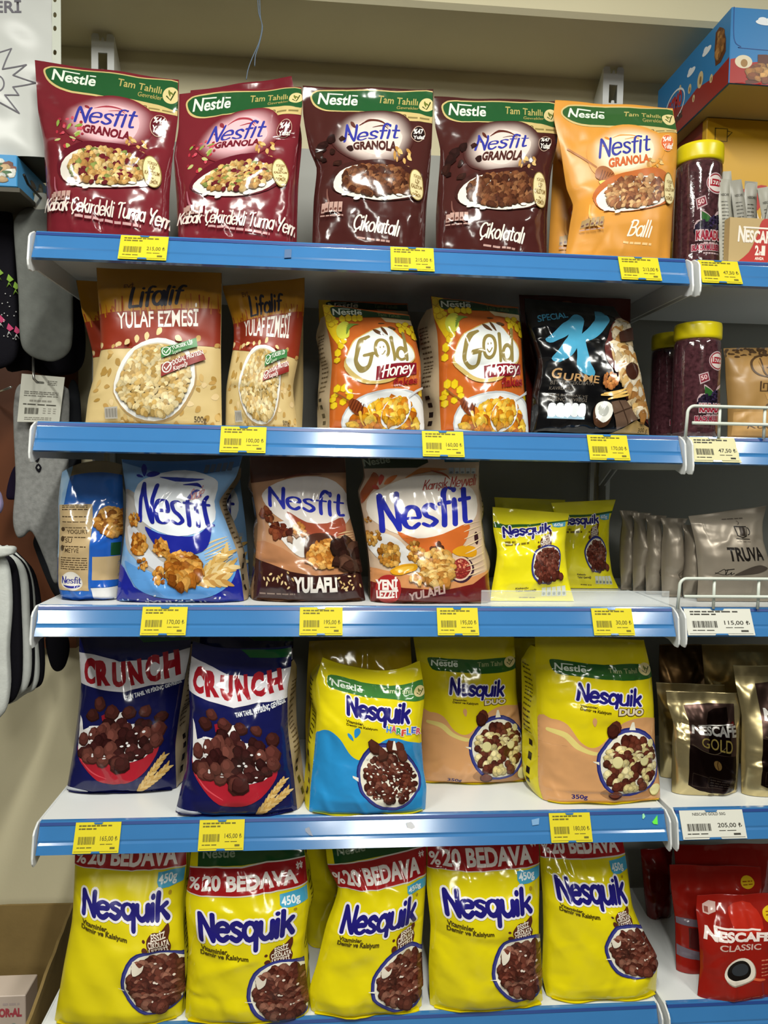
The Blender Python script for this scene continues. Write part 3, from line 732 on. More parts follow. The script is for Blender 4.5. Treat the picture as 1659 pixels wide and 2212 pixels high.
def special():
    A = Art([(95, 240), (700, 330), (908, 1105), (135, 1090)], 12, 6); R = A.rnd
    A.part('brand_lettering')
    b = '#4a9cc0'
    A.text(b, 'SPECIAL', (172, 358), (352, 355), 32, .02)
    A.line(b, [(222, 505), (275, 470), (340, 420), (405, 372)], [60, 66, 74, 66]); A.line(b, [(405, 378), (370, 470), (320, 560), (240, 640)], [62, 72, 78, 72])
    A.line(b, [(570, 332), (540, 410), (480, 470), (395, 520)], [62, 84, 70, 60]); A.line(b, [(395, 520), (388, 600), (392, 690), (450, 738)], [60, 72, 92, 40])
    A.part('name_lettering')
    A.text('#b08a5c', 'G', (215, 765), (268, 766), 52, .02); A.text('#b08a5c', 'URME', (285, 777), (500, 790), 36, .015)
    for s, x1, y in (('BİTTER ÇİKOLATA', 470, 800), ('KAVRULMUŞ', 360, 832), ('TAM BUĞDAY VE', 445, 884), ('PİRİNÇ GEVREĞİ', 445, 914)): A.text('#6a6258', s, (218, y), (x1, y+2), 20, .0)
    A.part('nutrition_panel')
    A.poly('#9fc0d4', [(228, 985), (440, 990), (440, 1006), (225, 1000)])
    for k in range(5): A.poly('#e0e6ea', [(232+k*43, 930), (268+k*43, 932), (268+k*43, 990), (228+k*43, 986)], 3)
    A.part('fruit_and_nut_picture')
    A.poly('#9a8050', [(580, 1105), (690, 1050), (780, 1000), (860, 1030), (912, 1045), (912, 1110), (580, 1110)])
    A.poly('#5a2622', [(720, 345), (620, 410), (548, 550), (560, 660), (640, 760), (690, 870), (800, 960), (915, 1040), (915, 960), (850, 840), (810, 700), (800, 540), (800, 380)], 4)
    A.poly('#c8a876', [(730, 365), (650, 420), (590, 540), (595, 640), (660, 740), (720, 850), (830, 950), (915, 1020), (915, 940), (850, 830), (812, 700), (800, 550), (800, 390)], 4)
    def ins(x, y):
        c = np.interp(y, [380, 460, 560, 680, 780, 900, 1000], [735, 700, 690, 705, 750, 800, 880]); return abs(x-c) < 75
    A.chunks(['#d8c096', '#c8a468', '#e4d4b4', '#b88a50', '#a8743c', '#e8dcc4'], 740, 690, 190, 320, 95, 22, 40, rough=.3, stretch=1.4, hi=1.1, inside=ins)
    A.poly('#3c2018', [(632, 490), (750, 468), (760, 525), (645, 545)]); A.ell('#3c2018', 720, 712, 48, 52); A.poly('#4a2a20', [(805, 640), (830, 660), (830, 730), (800, 700)], 3)
    A.chunks(['#b8743c', '#c8884c', '#9a5a2c'], 570, 772, 48, 34, 18, 10, 15)
    for p in (((525, 855), (600, 850), (680, 830)), ((575, 890), (620, 865), (690, 845)), ((540, 848), (600, 840), (670, 815))): A.line('#d8b060', p, [12, 22, 8])
    A.ell('#4a3020', 545, 978, 62, 66); A.ell('#e4e4de', 552, 962, 58, 56); A.ell('#b4b6b0', 550, 958, 34, 32)
    A.poly('#5f4a3c', [(590, 910), (680, 880), (775, 1000), (650, 1052)]); A.line('#3a2a20', [(635, 893), (715, 1026)], 7, 0); A.line('#3a2a20', [(620, 975), (730, 935)], 7, 0)
    A.text('#3a2c18', '300 g', (790, 1070), (858, 1066), 24, .01)
    return A, '#0d0d0f'

def nesfit(kind):
    R = random.Random(3)
    if kind == 'blue':
        A = Art([(783, 100), (1548, 65), (1560, 1000), (750, 992)], 14, 3); base = '#84b0de'; nv = '#1e2690'
        A.part('printed_background')
        A.poly('#3f74b4', [(700, 40), (1600, 40), (1600, 120), (1300, 180), (1000, 170), (700, 110)], 0)  # dark blue top: shade under the shelf above, put into the colour
        A.poly('#a8a4a0', [(760, 340), (860, 330), (930, 420), (1000, 560), (1020, 700), (1110, 740), (1120, 840), (960, 800), (860, 720), (780, 600)], 4)
        A.poly('#c9ccd2', [(800, 560), (880, 560), (960, 640), (1040, 740), (1100, 780), (1080, 830), (960, 770), (860, 690)], 4)
        for k in range(9): A.line('#d8c090', [(1350, 640+k*26), (1440, 610+k*22), (1530, 590+k*16)], [3, 9, 2])
        A.ell('#dfe4ea', 1190, 370, 330, 220)
        A.poly('#1e2690', [(730, 760), (800, 800), (880, 890), (1020, 950), (1190, 972), (1360, 950), (1480, 890), (1545, 790), (1570, 1010), (730, 1010)], 0)
        A.poly('#5c98d8', [(800, 760), (900, 790), (1100, 840), (1400, 840), (1535, 770), (1500, 870), (1360, 945), (1190, 965), (1020, 942), (890, 885)], 4)
        A.part('brand_lettering')
        A.poly(nv, [(952, 545), (1050, 578), (1200, 590), (1330, 580), (1445, 518), (1410, 605), (1340, 672), (1210, 700), (1090, 690), (1000, 620)], 3)
        for x, y, l, ro in ((925, 165, 42, 1.4), (988, 186, 46, -.2), (900, 206, 26, .3)): A.leaf(nv, x, y, l, l*.42, ro)
        A.line('#2c3c9a', [(1040, 205), (1150, 220), (1260, 222), (1345, 216)], [6, 40, 30, 4]); A.line(nv, [(1220, 258), (1310, 252), (1365, 268)], [4, 20, 3])
        A.brush(nv, 'Nesfit', (905, 503), (1470, 526), 232, 33, .1, .5)
        A.brush('#d08a88', 'Sade', (1318, 352), (1408, 318), 70, 6, .3, .2)
        A.part('flake_picture'); fl = ['#c08030', '#a86420', '#d8a050', '#8a4c18', '#c89040']
        for x, y, r, n in ((865, 505, 42, 18), (905, 642, 55, 26), (1065, 665, 52, 24), (930, 765, 34, 10), (1050, 835, 44, 14)): A.chunks(fl, x, y, r, r*1.05, n, r*.22, r*.36)
        A.wheat(['#d8b878', '#c8a058'], 1300, 870, 1490, 690, 7, 46, 13); A.wheat(['#dcc490', '#c8a058'], 1320, 850, 1500, 790, 6, 44, 13); A.wheat(['#d8b878', '#b88a48'], 1300, 860, 1450, 860, 5, 44, 13)
        A.chunks(fl, 1205, 785, 112, 100, 70, 20, 34)
        for k in range(14): A.leaf('#d8dce4', R.uniform(790, 1540), R.uniform(935, 985), 9, 5, R.uniform(0, 3))
        A.part('flavour_lettering'); A.text('#b8bccc', 'YULAFLI', (975, 1000), (1300, 1004), 30, .03)
        A.part('nutrition_panel')
        for k in range(5): A.rect('#5a6a80', 1322+k*38, 118+(-k*3), 1352+k*38, 165-(k*3))
    elif kind == 'choc':
        A = Art([(110, 120), (700, 110), (800, 985), (130, 995)], 12, 3); base = '#b98a66'; nv = '#2830a4'
        A.part('printed_background')
        A.poly('#5a3424', [(90, 60), (800, 60), (800, 240), (500, 225), (300, 260), (90, 290)], 0)  # dark brown top carries the shelf's shade in its colour
        A.ell('#ddd5d0', 470, 400, 290, 150)
        A.poly('#9a4a34', [(330, 470), (450, 510), (580, 500), (690, 460), (680, 560), (560, 600), (420, 580)], 3)
        A.poly('#d4d0cc', [(200, 560), (280, 530), (350, 520), (420, 600), (440, 700), (400, 720), (300, 660)], 4)
        A.poly('#b07a54', [(130, 680), (300, 690), (460, 760), (650, 770), (800, 740), (800, 860), (400, 850), (130, 830)], 3)
        A.poly('#361a18', [(100, 760), (200, 790), (350, 825), (500, 835), (650, 815), (820, 770), (820, 1010), (100, 1010)], 0)
        for k in range(8): A.line('#d8b888', [(640, 560+k*22), (690, 540+k*22), (740, 530+k*20)], [3, 10, 2])
        A.part('brand_lettering'); A.brush(nv, 'Nesfit', (222, 450), (706, 452), 128, 24, .05, .5)
        A.line('#7a3c2c', [(330, 260), (420, 235), (560, 240)], [4, 18, 3])
        A.part('flake_picture')
        A.chunks(['#6a3020', '#55241a', '#7d4028'], 268, 590, 52, 50, 16, 16, 24); A.chunks(['#4a2018', '#b08a70'], 355, 615, 34, 44, 4, 18, 24); A.chunks(['#b87838', '#c88a48'], 400, 570, 40, 44, 12, 12, 18)
        A.chunks(['#8a4a2c', '#6a3422'], 205, 505, 40, 30, 8, 12, 20)
        A.poly('#4a2a20', [(430, 720), (440, 620), (530, 570), (620, 590), (660, 650), (600, 700), (520, 730), (470, 760)], 4)
        A.chunks(['#d89a48', '#c88438', '#e0ac60', '#b06c28'], 550, 700, 105, 72, 60, 15, 25, -.4)
        A.chunks(['#3c241c', '#54382c', '#2c1814'], 690, 700, 70, 90, 9, 30, 48, hi=1.5)
        for k in range(30):
            x = R.choice([R.uniform(190, 370), R.uniform(630, 790)]); A.leaf(R.choice(['#d8c090', '#c8a870']), x, R.uniform(825, 905), R.uniform(8, 13), 5, R.uniform(0, 3))
        A.part('flavour_lettering'); A.text('#e6dfd8', 'YULAFLI', (380, 918), (626, 906), 64, .05); A.bars('#8a7468', 170, 945, 380, 935, 8, 5)
    else:
        A = Art([(775, 115), (1480, 130), (1545, 1000), (830, 1000)], 13, 3); base = '#cfb49a'; nv = '#272fa6'
        A.part('printed_banner')
        A.poly('#2a3a24', [(760, 100), (1160, 110), (1170, 170), (1100, 195), (760, 185)], 0); corp_word(A, (785, 175), (942, 162), 34, '#9aa890')
        A.poly('#1f5a74', [(1265, 110), (1560, 115), (1560, 180), (1270, 172)])
        A.part('printed_background')
        A.poly('#a8542c', [(820, 220), (860, 225), (870, 300), (830, 380), (790, 400)], 3)
        A.ell('#e6ddd2', 1150, 440, 330, 190)
        A.poly('#c8672c', [(985, 590), (1100, 625), (1250, 605), (1415, 545), (1390, 640), (1300, 700), (1150, 700), (1040, 650)], 3)
        A.poly('#dcdad8', [(800, 640), (900, 600), (1000, 640), (1080, 740), (1100, 830), (1000, 780), (880, 740)], 4)
        A.poly('#c98a58', [(810, 790), (1000, 830), (1250, 880), (1500, 830), (1530, 800), (1530, 880), (1200, 930), (820, 900)], 3)
        A.poly('#6a1c1c', [(800, 880), (1000, 905), (1250, 915), (1420, 890), (1540, 830), (1570, 1010), (800, 1010)], 0)
        A.part('brand_lettering')
        A.brush(nv, 'Nesfit', (892, 584), (1440, 536), 212, 34, .1, .5)
        for x, y, l, ro, c in ((885, 258, 36, 1.4, '#b84434'), (945, 262, 42, -.7, '#c8703a'), (872, 305, 26, .5, '#b84434')): A.leaf(c, x, y, l, l*.45, ro)
        A.line('#c87a3c', [(1030, 260), (1120, 215), (1280, 212)], [4, 34, 4]); A.line('#a84c30', [(1180, 215), (1250, 240), (1305, 285)], [4, 16, 3])
        A.brush('#a83a34', 'Karışık Meyveli', (1145, 345), (1468, 325), 62, 6, .25, .2)
        A.part('flake_picture'); fl = ['#c8903c', '#b87c30', '#d8a858', '#a06420']
        for x, y, r, n in ((845, 625, 42, 16), (930, 712, 56, 30), (1085, 690, 48, 22), (810, 510, 30, 8)): A.chunks(fl, x, y, r, r, n, r*.2, r*.32)
        A.poly('#d89a1c', [(935, 800), (1000, 760), (1085, 755), (1080, 800), (1010, 835), (950, 835)], 4); A.poly('#e4b43c', [(955, 800), (1010, 775), (1068, 768), (1060, 795), (1000, 815)], 4)
        A.poly('#d89a1c', [(1300, 690), (1360, 665), (1445, 675), (1440, 720), (1340, 715)], 4); A.ell('#3a2024', 1460, 630, 14, 32); A.chunks(['#3c2018', '#5a3020'], 1210, 672, 30, 24, 6, 12, 18)
        A.ell('#3a2434', 1352, 800, 78, 84, .3); A.ell('#d8b8a0', 1345, 795, 72, 78, .3); A.ell('#8c2c2c', 1345, 795, 62, 68, .3)
        A.chunks(['#b85040', '#98342c', '#d88868'], 1345, 795, 52, 58, 50, 5, 9, rough=.2, dark=False)
        A.chunks(['#e0b468', '#d4a050', '#e8c480', '#b87c38'], 1205, 785, 96, 104, 70, 16, 28)
        A.chunks(fl, 1090, 855, 40, 22, 8, 12, 18)
        A.part('flavour_badge'); A.ell('#a82c2c', 928, 915, 72, 78); A.text('#f0e6e0', 'YENİ', (862, 918), (976, 912), 44, .05); A.text('#f0e6e0', 'LEZZET', (868, 965), (985, 955), 38, .05)
        A.part('flavour_lettering'); A.text('#c8a8a0', 'YULAFLI', (1050, 965), (1250, 925), 36, .04)
        A.part('nutrition_panel')
        for k in range(5): A.rect('#c8ccd0' if k else '#a8b0c0', 1293+k*35, 205+k*2, 1322+k*35, 250+k*2); A.ell('#7a8088', 1307+k*35, 238+k*2, 10, 9, n=10)
        for k in range(9): A.line('#e0c8a0', [(1380, 560+k*36), (1430, 545+k*36), (1500, 530+k*34)], [2, 7, 2])
    return A, base

def yogurt():
    A = Art([(385, 130), (800, 120), (770, 1000), (385, 1005)], 12, 3)
    A.part('printed_background')
    A.poly('#8fb4d8', [(370, 120), (470, 120), (440, 520), (430, 720), (370, 720)], 0)
    A.poly('#2058b4', [(630, 560), (820, 560), (820, 905), (630, 905)])
    A.poly('#b8a078', [(412, 375), (628, 368), (616, 935), (412, 935)])
    A.poly('#b8a078', [(640, 705), (800, 705), (780, 850), (640, 842)])
    A.poly('#1c4a2c', [(738, 630), (820, 630), (820, 705), (738, 700)]); A.rect('#d8d8d8', 630, 912, 800, 1000)
    A.part('flake_picture'); A.chunks(['#b0742c', '#c08a40', '#8a5420', '#cc9c54'], 735, 490, 90, 95, 55, 16, 28)
    A.part('lettering')
    t = '#4a3a28'
    A.text(t, 'YOGURT', (470, 580), (606, 576), 28, .01); A.text(t, 'SU', (462, 634), (506, 633), 25, .01); A.text(t, 'MEYVE', (464, 686), (558, 685), 23, .01)
    for y in (382, 395, 410, 450, 482, 535, 602, 655): A.bars(t, 440, y, 600, y-2, 6, 5)
    for y in range(715, 780, 12): A.bars(t, 435, y, 612, y-1, 5, 6)
    for y in (548, 612, 664): A.ell(t, 442, y, 14, 16)
    A.part('brand_lettering'); A.ell('#d8d4cc', 510, 862, 72, 72); A.brush('#2a2c84', 'Nesfit', (446, 868), (574, 868), 46, 7, .1, .4)
    A.poly('#2a2c84', [(455, 885), (510, 893), (565, 885), (545, 908), (510, 915), (475, 906)], 4)
    return A, '#2f62b0'

NAVY, WHT = '#211c74', '#e9e6ea'
def splash(A, x, y, s):
    br = '#55291a'; A.part('splash_badge')
    A.poly(br, [(x-55*s, y+30*s), (x-62*s, y-10*s), (x-30*s, y-45*s), (x+10*s, y-50*s), (x+45*s, y-75*s), (x+55*s, y-50*s), (x+48*s, y-20*s), (x+60*s, y+10*s), (x+45*s, y+50*s), (x-30*s, y+55*s)], 3)
    A.ell(br, x-80*s, y-2*s, 9*s, 8*s, n=10); A.ell(br, x-72*s, y+40*s, 17*s, 17*s, n=12)
    for t, dy, w in (('EŞSİZ', -18, 34), ('ÇİKOLATA', 14, 52), ('LEZZETİ', 46, 46)): A.text('#ece2d4', t, (x-w*s, y+dy*s+5*s), (x+w*s, y+dy*s-7*s), 25*s, .03)
def balls(A, cx, cy, rx, ry, n, pal, r0, r1, ring=True):
    if ring:
        A.ell('#24286c', cx, cy, rx, ry); A.ell('#3a3f86', cx+2, cy+2, rx*.97, ry*.97); A.ell('#e6e2d2', cx+2, cy+2, rx*.9, ry*.9)
    A.chunks(pal, cx+4, cy+2, rx*.76, ry*.76, n, r0, r1, rough=.1, shade=.5, hi=1.45)
def quik(kind):
    if kind == 'big':
        A = Art([(918, 105), (1548, 105), (1565, 1045), (882, 1075)], 12, 9); R = A.rnd
        A.part('printed_banner')
        A.poly('#1f4a22', [(955, 128), (1100, 118), (1560, 118), (1560, 178), (1300, 192), (960, 205)], 0); corp_word(A, (985, 172), (1160, 165), 36, '#8a9a80')
        A.poly('#d8d2c8', [(898, 206), (1200, 200), (1560, 172), (1560, 320), (1200, 342), (890, 353)], 0)
        A.poly('#a11d20', [(898, 212), (1200, 206), (1560, 178), (1560, 314), (1200, 336), (890, 347)], 0)
        A.text('#eee6e2', '%', (925, 322), (982, 320), 62, .025); A.text('#eee6e2', '20', (998, 320), (1092, 316), 70, .04); A.text('#eee6e2', 'BEDAVA', (1130, 315), (1498, 302), 70, .04); A.text('#eee6e2', '**', (1502, 262), (1536, 258), 60, .02)
        A.part('weight_tag'); A.poly('#4aa6cc', [(1404, 342), (1545, 326), (1545, 388), (1470, 404), (1420, 404), (1404, 385)], 0); A.text('#e6f0f4', '450g', (1415, 390), (1508, 381), 34, .03)
        A.part('brand_lettering')
        A.brush(NAVY, 'Nesquik', (990, 582), (1486, 548), 128, 27, .05, 0, (WHT, 22)); A.ell('#a88a1c', 1482, 424, 9, 9)
        A.part('claim_lettering'); A.text('#4c3f10', 'Vitaminler,', (990, 634), (1140, 641), 23, .035); A.text('#4c3f10', 'Demir ve Kalsiyum', (985, 662), (1252, 671), 24, .035)
        splash(A, 1432, 650, 1.05)
        A.part('bowl_picture')
        balls(A, 1432, 872, 196, 186, 130, ['#5c2c22', '#6a382c', '#4a2018', '#74463a', '#50261e', '#8a5c4c'], 17, 30)
        for k in range(10): A.ell('#ddd0c4', R.uniform(1290, 1530), R.uniform(760, 980), R.uniform(4, 9), R.uniform(3, 7), dz=.06, n=9)
        A.poly('#e0d8c8', [(1290, 780), (1300, 765), (1330, 790), (1350, 775), (1340, 810), (1300, 830)], 3)
        A.line('#e6e2d6', [(1228, 908), (1262, 910)], [3, 8], 0)
        return A, '#dccd12'
    if kind == 'small':
        A = Art([(65, 255), (508, 292), (540, 815), (50, 795)], 9, 9)
        A.part('printed_banner'); A.poly('#2a5a24', [(60, 318), (130, 340), (300, 352), (520, 352), (520, 362), (280, 364), (120, 356), (60, 345)], 0)
        A.part('brand_lettering'); A.brush(NAVY, 'Nesquik', (108, 408), (394, 416), 55, 13, .05, 0, (WHT, 10))
        A.part('weight_tag'); A.poly('#58a8c8', [(404, 362), (492, 362), (490, 402), (440, 402), (412, 392)]); A.text('#e6f0f4', '60g', (416, 388), (474, 390), 22, .03)
        A.part('claim_lettering'); A.bars('#7a6a18', 110, 436, 170, 440, 10, 2); A.bars('#7a6a18', 110, 450, 255, 456, 10, 4)
        A.part('claim_lettering#2'); A.text('#4a3a14', 'Kakaolu', (188, 713), (262, 716), 14, .03); A.text('#4a3a14', 'Tahıl Gevreği', (190, 738), (312, 742), 14, .03); splash(A, 365, 462, .62)
        A.part('bowl_picture'); balls(A, 372, 590, 102, 106, 90, ['#5c2c22', '#6a382c', '#4a2018', '#74463a'], 9, 15)
        A.chunks(['#5c2c22', '#4a2018'], 400, 672, 80, 16, 6, 14, 18, rough=.1)
        A.part('nutrition_panel')
        for k in range(5): A.rect('#c8ccc0', 348+k*31, 724+k*2, 374+k*31, 776+k*2); A.ell('#7a8478', 361+k*31, 764+k*2, 9, 8, n=9)
        A.part('small_print'); A.bars('#7a6a18', 215, 775, 310, 782, 6, 3)
        return A, '#e3d81c'
    if kind == 'letters':
        A = Art([(220, 245), (852, 235), (888, 1188), (138, 1240)], 12, 9); R = A.rnd
        A.part('printed_banner')
        A.poly('#3f7a3a', [(268, 380), (285, 345), (420, 338), (640, 346), (890, 338), (900, 452), (620, 446), (420, 452), (300, 446), (275, 425)], 3); corp_word(A, (296, 420), (476, 414), 50)
        A.text('#d8e0b8', 'Tam Tahıl', (593, 395), (776, 395), 34, .012); green_check(A, 825, 394, 38)
        A.part('printed_background')
        A.poly('#2a8ac8', [(165, 840), (200, 770), (260, 740), (330, 765), (400, 840), (470, 850), (560, 760), (640, 705), (730, 695), (850, 720), (920, 770), (960, 1270), (60, 1290)], 4)
        A.leaf('#2a8ac8', 440, 700, 40, 18, 1.9); A.leaf('#2a8ac8', 398, 738, 26, 11, .8)
        A.part('brand_lettering'); A.brush(NAVY, 'Nesquik', (385, 580), (770, 575), 100, 22, .05, 0, (WHT, 16))
        A.part('claim_lettering'); A.text('#4c3f10', 'Vitaminler,', (376, 632), (482, 630), 18, .03); A.text('#4c3f10', 'Demir ve Kalsiyum', (376, 658), (570, 655), 19, .03)
        A.part('flavour_lettering')
        for k, (ch, c, dy) in enumerate(zip('HARFLER', ('#3a8ac8', '#c84a6a', '#3a9a5a', '#c84a3a', '#3a8ac8', '#4a6ac8', '#c84a6a'), (4, -8, 4, 14, 4, -6, 4))):
            x = 628+k*32; A.text(c, ch, (x, 652+dy), (x+28, 652+dy), 46, .04, 0, ('#e8e4e0', .05))
        A.part('bowl_picture'); balls(A, 640, 948, 208, 218, 110, ['#55281e', '#65362a', '#46201a', '#704438'], 13, 23)
        for k in range(46): A.ell('#e0dcd0', R.uniform(490, 800), R.uniform(800, 1110), R.uniform(4, 12), R.uniform(3, 9), R.uniform(0, 3), dz=.06, n=9)
        A.chunks(['#5a2c20', '#65362a'], 650, 760, 110, 34, 5, 30, 40, rough=.3); A.poly('#e8e4da', [(408, 970), (445, 975), (445, 995), (410, 980)])
        A.poly('#e8e4da', [(670, 712), (680, 712), (690, 760), (660, 760)])
        return A, '#e0d016'
    A = Art([(110, 105), (830, 130), (940, 1190), (165, 1185)], 13, 9); R = A.rnd
    A.part('printed_banner')
    A.poly('#2c5a26', [(192, 270), (215, 250), (330, 262), (520, 275), (700, 272), (855, 288), (872, 345), (860, 372), (700, 384), (500, 378), (330, 362), (222, 348)], 3); corp_word(A, (215, 320), (405, 336), 48)
    A.text('#9aa070', 'Tam Tahıl', (548, 334), (736, 336), 36, .012); green_check(A, 797, 312, 45)
    A.part('printed_background')
    A.poly('#cf9a68', [(130, 700), (210, 660), (300, 680), (380, 770), (460, 800), (560, 720), (640, 650), (760, 618), (880, 640), (980, 660), (1010, 1260), (80, 1260)], 4)
    A.line('#d8c878', [(190, 720), (290, 740), (370, 810), (460, 850), (540, 840)], [20, 34, 40, 34, 10])
    A.leaf('#cf9a68', 455, 650, 26, 14, 1.4)
    A.part('brand_lettering'); A.brush(NAVY, 'Nesquik', (345, 500), (748, 530), 92, 20, .05, 0, (WHT, 16))
    A.part('flavour_lettering'); A.text('#d8ccb0', 'DUO', (606, 604), (762, 602), 46, .05, 0, ('#4a2a18', .07))
    A.part('claim_lettering'); A.text('#4c3f10', 'Vitaminler,', (365, 556), (470, 562), 18, .03); A.text('#4c3f10', 'Demir ve Kalsiyum', (365, 580), (552, 600), 19, .03); A.text('#2a2468', '350g', (335, 1145), (430, 1148), 26, .03)
    A.part('bowl_picture'); A.ell('#a87a50', 705, 1100, 200, 70); balls(A, 695, 905, 218, 230, 95, ['#5a2a1e', '#6a3a2c', '#cfc088', '#d8cc9c', '#4a2018', '#5a2a1e', '#c4b47c'], 19, 32)
    A.chunks(['#5a2a1e', '#4a2018'], 575, 680, 16, 12, 2, 36, 40, rough=.08); A.ell('#3a1812', 598, 1112, 42, 34); A.ell('#6a382a', 596, 1106, 36, 29)
    for x, y, r in ((605, 900, 34), (785, 900, 28), (865, 1100, 40), (825, 765, 22)): A.ell('#a89c60', x+2, y+4, r, r*1.1); A.ell('#dcd49c', x, y, r*.95, r*1.05)
    A.poly('#e8e4d2', [(455, 905), (495, 908), (495, 925), (460, 910)]); A.poly('#e8e4d2', [(695, 645), (708, 645), (722, 690), (680, 690)], 0)
    return A, '#d9c814'

def crunch():
    A = Art([(345, 60), (965, 55), (885, 965), (270, 942)], 13, 9); R = A.rnd
    A.part('printed_banner')
    A.poly('#d8d6dc', [(325, 165), (430, 178), (580, 212), (760, 205), (990, 140), (975, 300), (935, 335), (760, 345), (610, 378), (460, 362), (330, 338)], 0)
    A.poly('#1c5a2c', [(640, 70), (960, 70), (960, 105), (700, 110)], 0)
    A.part('brand_lettering')
    for k, (ch, x, y, w) in enumerate((('C', 366, 320, 60), ('R', 452, 332, 60), ('U', 545, 340, 62), ('N', 645, 336, 66), ('C', 742, 314, 66), ('H', 840, 292, 70))):
        A.text('#9c1c28', ch, (x, y), (x+w, y-(4 if k < 3 else 14) if k else y+3), 114, .065)
    A.part('claim_lettering'); A.text('#dfe2ea', 'TAM TAHIL VE PİRİNÇ GEVREĞİ', (620, 418), (926, 350), 20, .04)
    A.part('bowl_picture')
    A.poly('#8c1a28', [(480, 490), (520, 470), (530, 520), (485, 530)], 0); A.poly('#8c1a28', [(770, 570), (850, 640), (800, 660)], 0)
    A.poly('#e4e2e2', [(340, 495), (352, 520), (368, 580), (420, 560), (500, 560), (560, 480), (605, 470), (625, 530), (650, 560), (720, 560), (790, 620), (830, 672), (800, 740), (600, 800), (420, 770), (340, 680)], 0)
    A.poly('#a2202e', [(336, 650), (360, 705), (450, 745), (600, 780), (740, 760), (826, 668), (805, 760), (745, 830), (670, 868), (590, 882), (500, 868), (415, 812), (355, 740)], 3)
    A.line('#c84a54', [(350, 720), (420, 800), (520, 850)], [2, 8, 2])
    for x, y, r in ((470, 428, 32), (545, 470, 40), (420, 490, 38), (645, 480, 38), (735, 480, 34), (830, 530, 38), (815, 605, 42)): A.chunks(['#4a2420', '#5c302a'], x, y, 3, 3, 1, r, r*1.05, rough=.12, hi=1.5)
    A.chunks(['#3c1a1a', '#4a2422', '#5a302a', '#341616', '#6a3c34'], 585, 648, 228, 116, 40, 29, 39, rough=.13, hi=1.4, inside=lambda x, y: y < 760-abs(x-585)*.12)
    A.chunks(['#4a2422', '#5a302a'], 600, 775, 14, 4, 2, 42, 46, rough=.12)
    for k in range(12): A.ell('#e4e2e2', R.uniform(380, 790), R.uniform(560, 740), R.uniform(5, 12), R.uniform(4, 9), dz=.06, n=9)
    A.wheat(['#c8a058', '#d8b878'], 700, 920, 840, 780, 9, 22, 7); A.wheat(['#c8a058', '#d8b878'], 690, 932, 850, 840, 9, 22, 7)
    A.part('nutrition_panel'); A.poly('#c8ccd4', [(276, 905), (400, 915), (392, 932), (276, 930)], 3); A.part('small_print'); A.bars('#8a90a8', 700, 942, 790, 946, 5, 3)
    return A, '#15184e'

def coffee_gold():
    A = Art([(985, 470), (1480, 485), (1455, 1155), (1020, 1140)], 11, 9)
    A.part('printed_panel')
    A.poly('#54403a', [(1090, 560), (1250, 548), (1425, 560), (1422, 840), (1410, 1108), (1330, 1120), (1250, 1118), (1160, 1100), (1090, 1075)], 0)  # greyed brown left showing above: foil reflection painted into the panel
    A.poly('#1c0e0c', [(1090, 845), (1250, 858), (1420, 835), (1410, 1108), (1330, 1120), (1250, 1118), (1160, 1100), (1090, 1075)], 0)
    A.poly('#1c0e0c', [(1215, 700), (1212, 650), (1235, 605), (1280, 588), (1372, 585), (1374, 840), (1215, 855)], 0)
    A.line('#8a7a60', [(1105, 835), (1180, 858), (1270, 850), (1340, 800)], 4)
    A.poly('#8c1c1c', [(1372, 690), (1410, 665), (1410, 700), (1385, 702)])
    A.part('brand_lettering'); A.text('#f0eeea', 'N', (1108, 752), (1166, 754), 64, .04); A.text('#f0eeea', 'ESCAFE', (1172, 754), (1416, 756), 52, .04); A.line('#f0eeea', [(1150, 690), (1402, 692)], 9, 0, False)
    A.text('#d8c06a', 'GOLD', (1170, 830), (1386, 828), 56, .005)
    A.part('bean_picture'); A.ell('#b08a50', 1275, 930, 28, 36); A.line('#5a3a18', [(1277, 898), (1270, 930), (1278, 962)], 5)
    A.part('small_print')
    for x0, x1 in ((1112, 1205), (1212, 1365), (1372, 1400)): A.line('#4a3c34', [(x0, 1015), (x1, 1020), (x1, 1080), (x0, 1075), (x0, 1015)], 3, 0)
    for y in (1030, 1045, 1060): A.bars('#5a4c44', 1220, y, 1350, y+4, 5, 5)
    A.part('foil_print')
    A.ell('#8a7c58', 1245, 1138, 20, 8); A.ell('#8a7c58', 1310, 1138, 20, 8)
    return A, '#c9b98a'

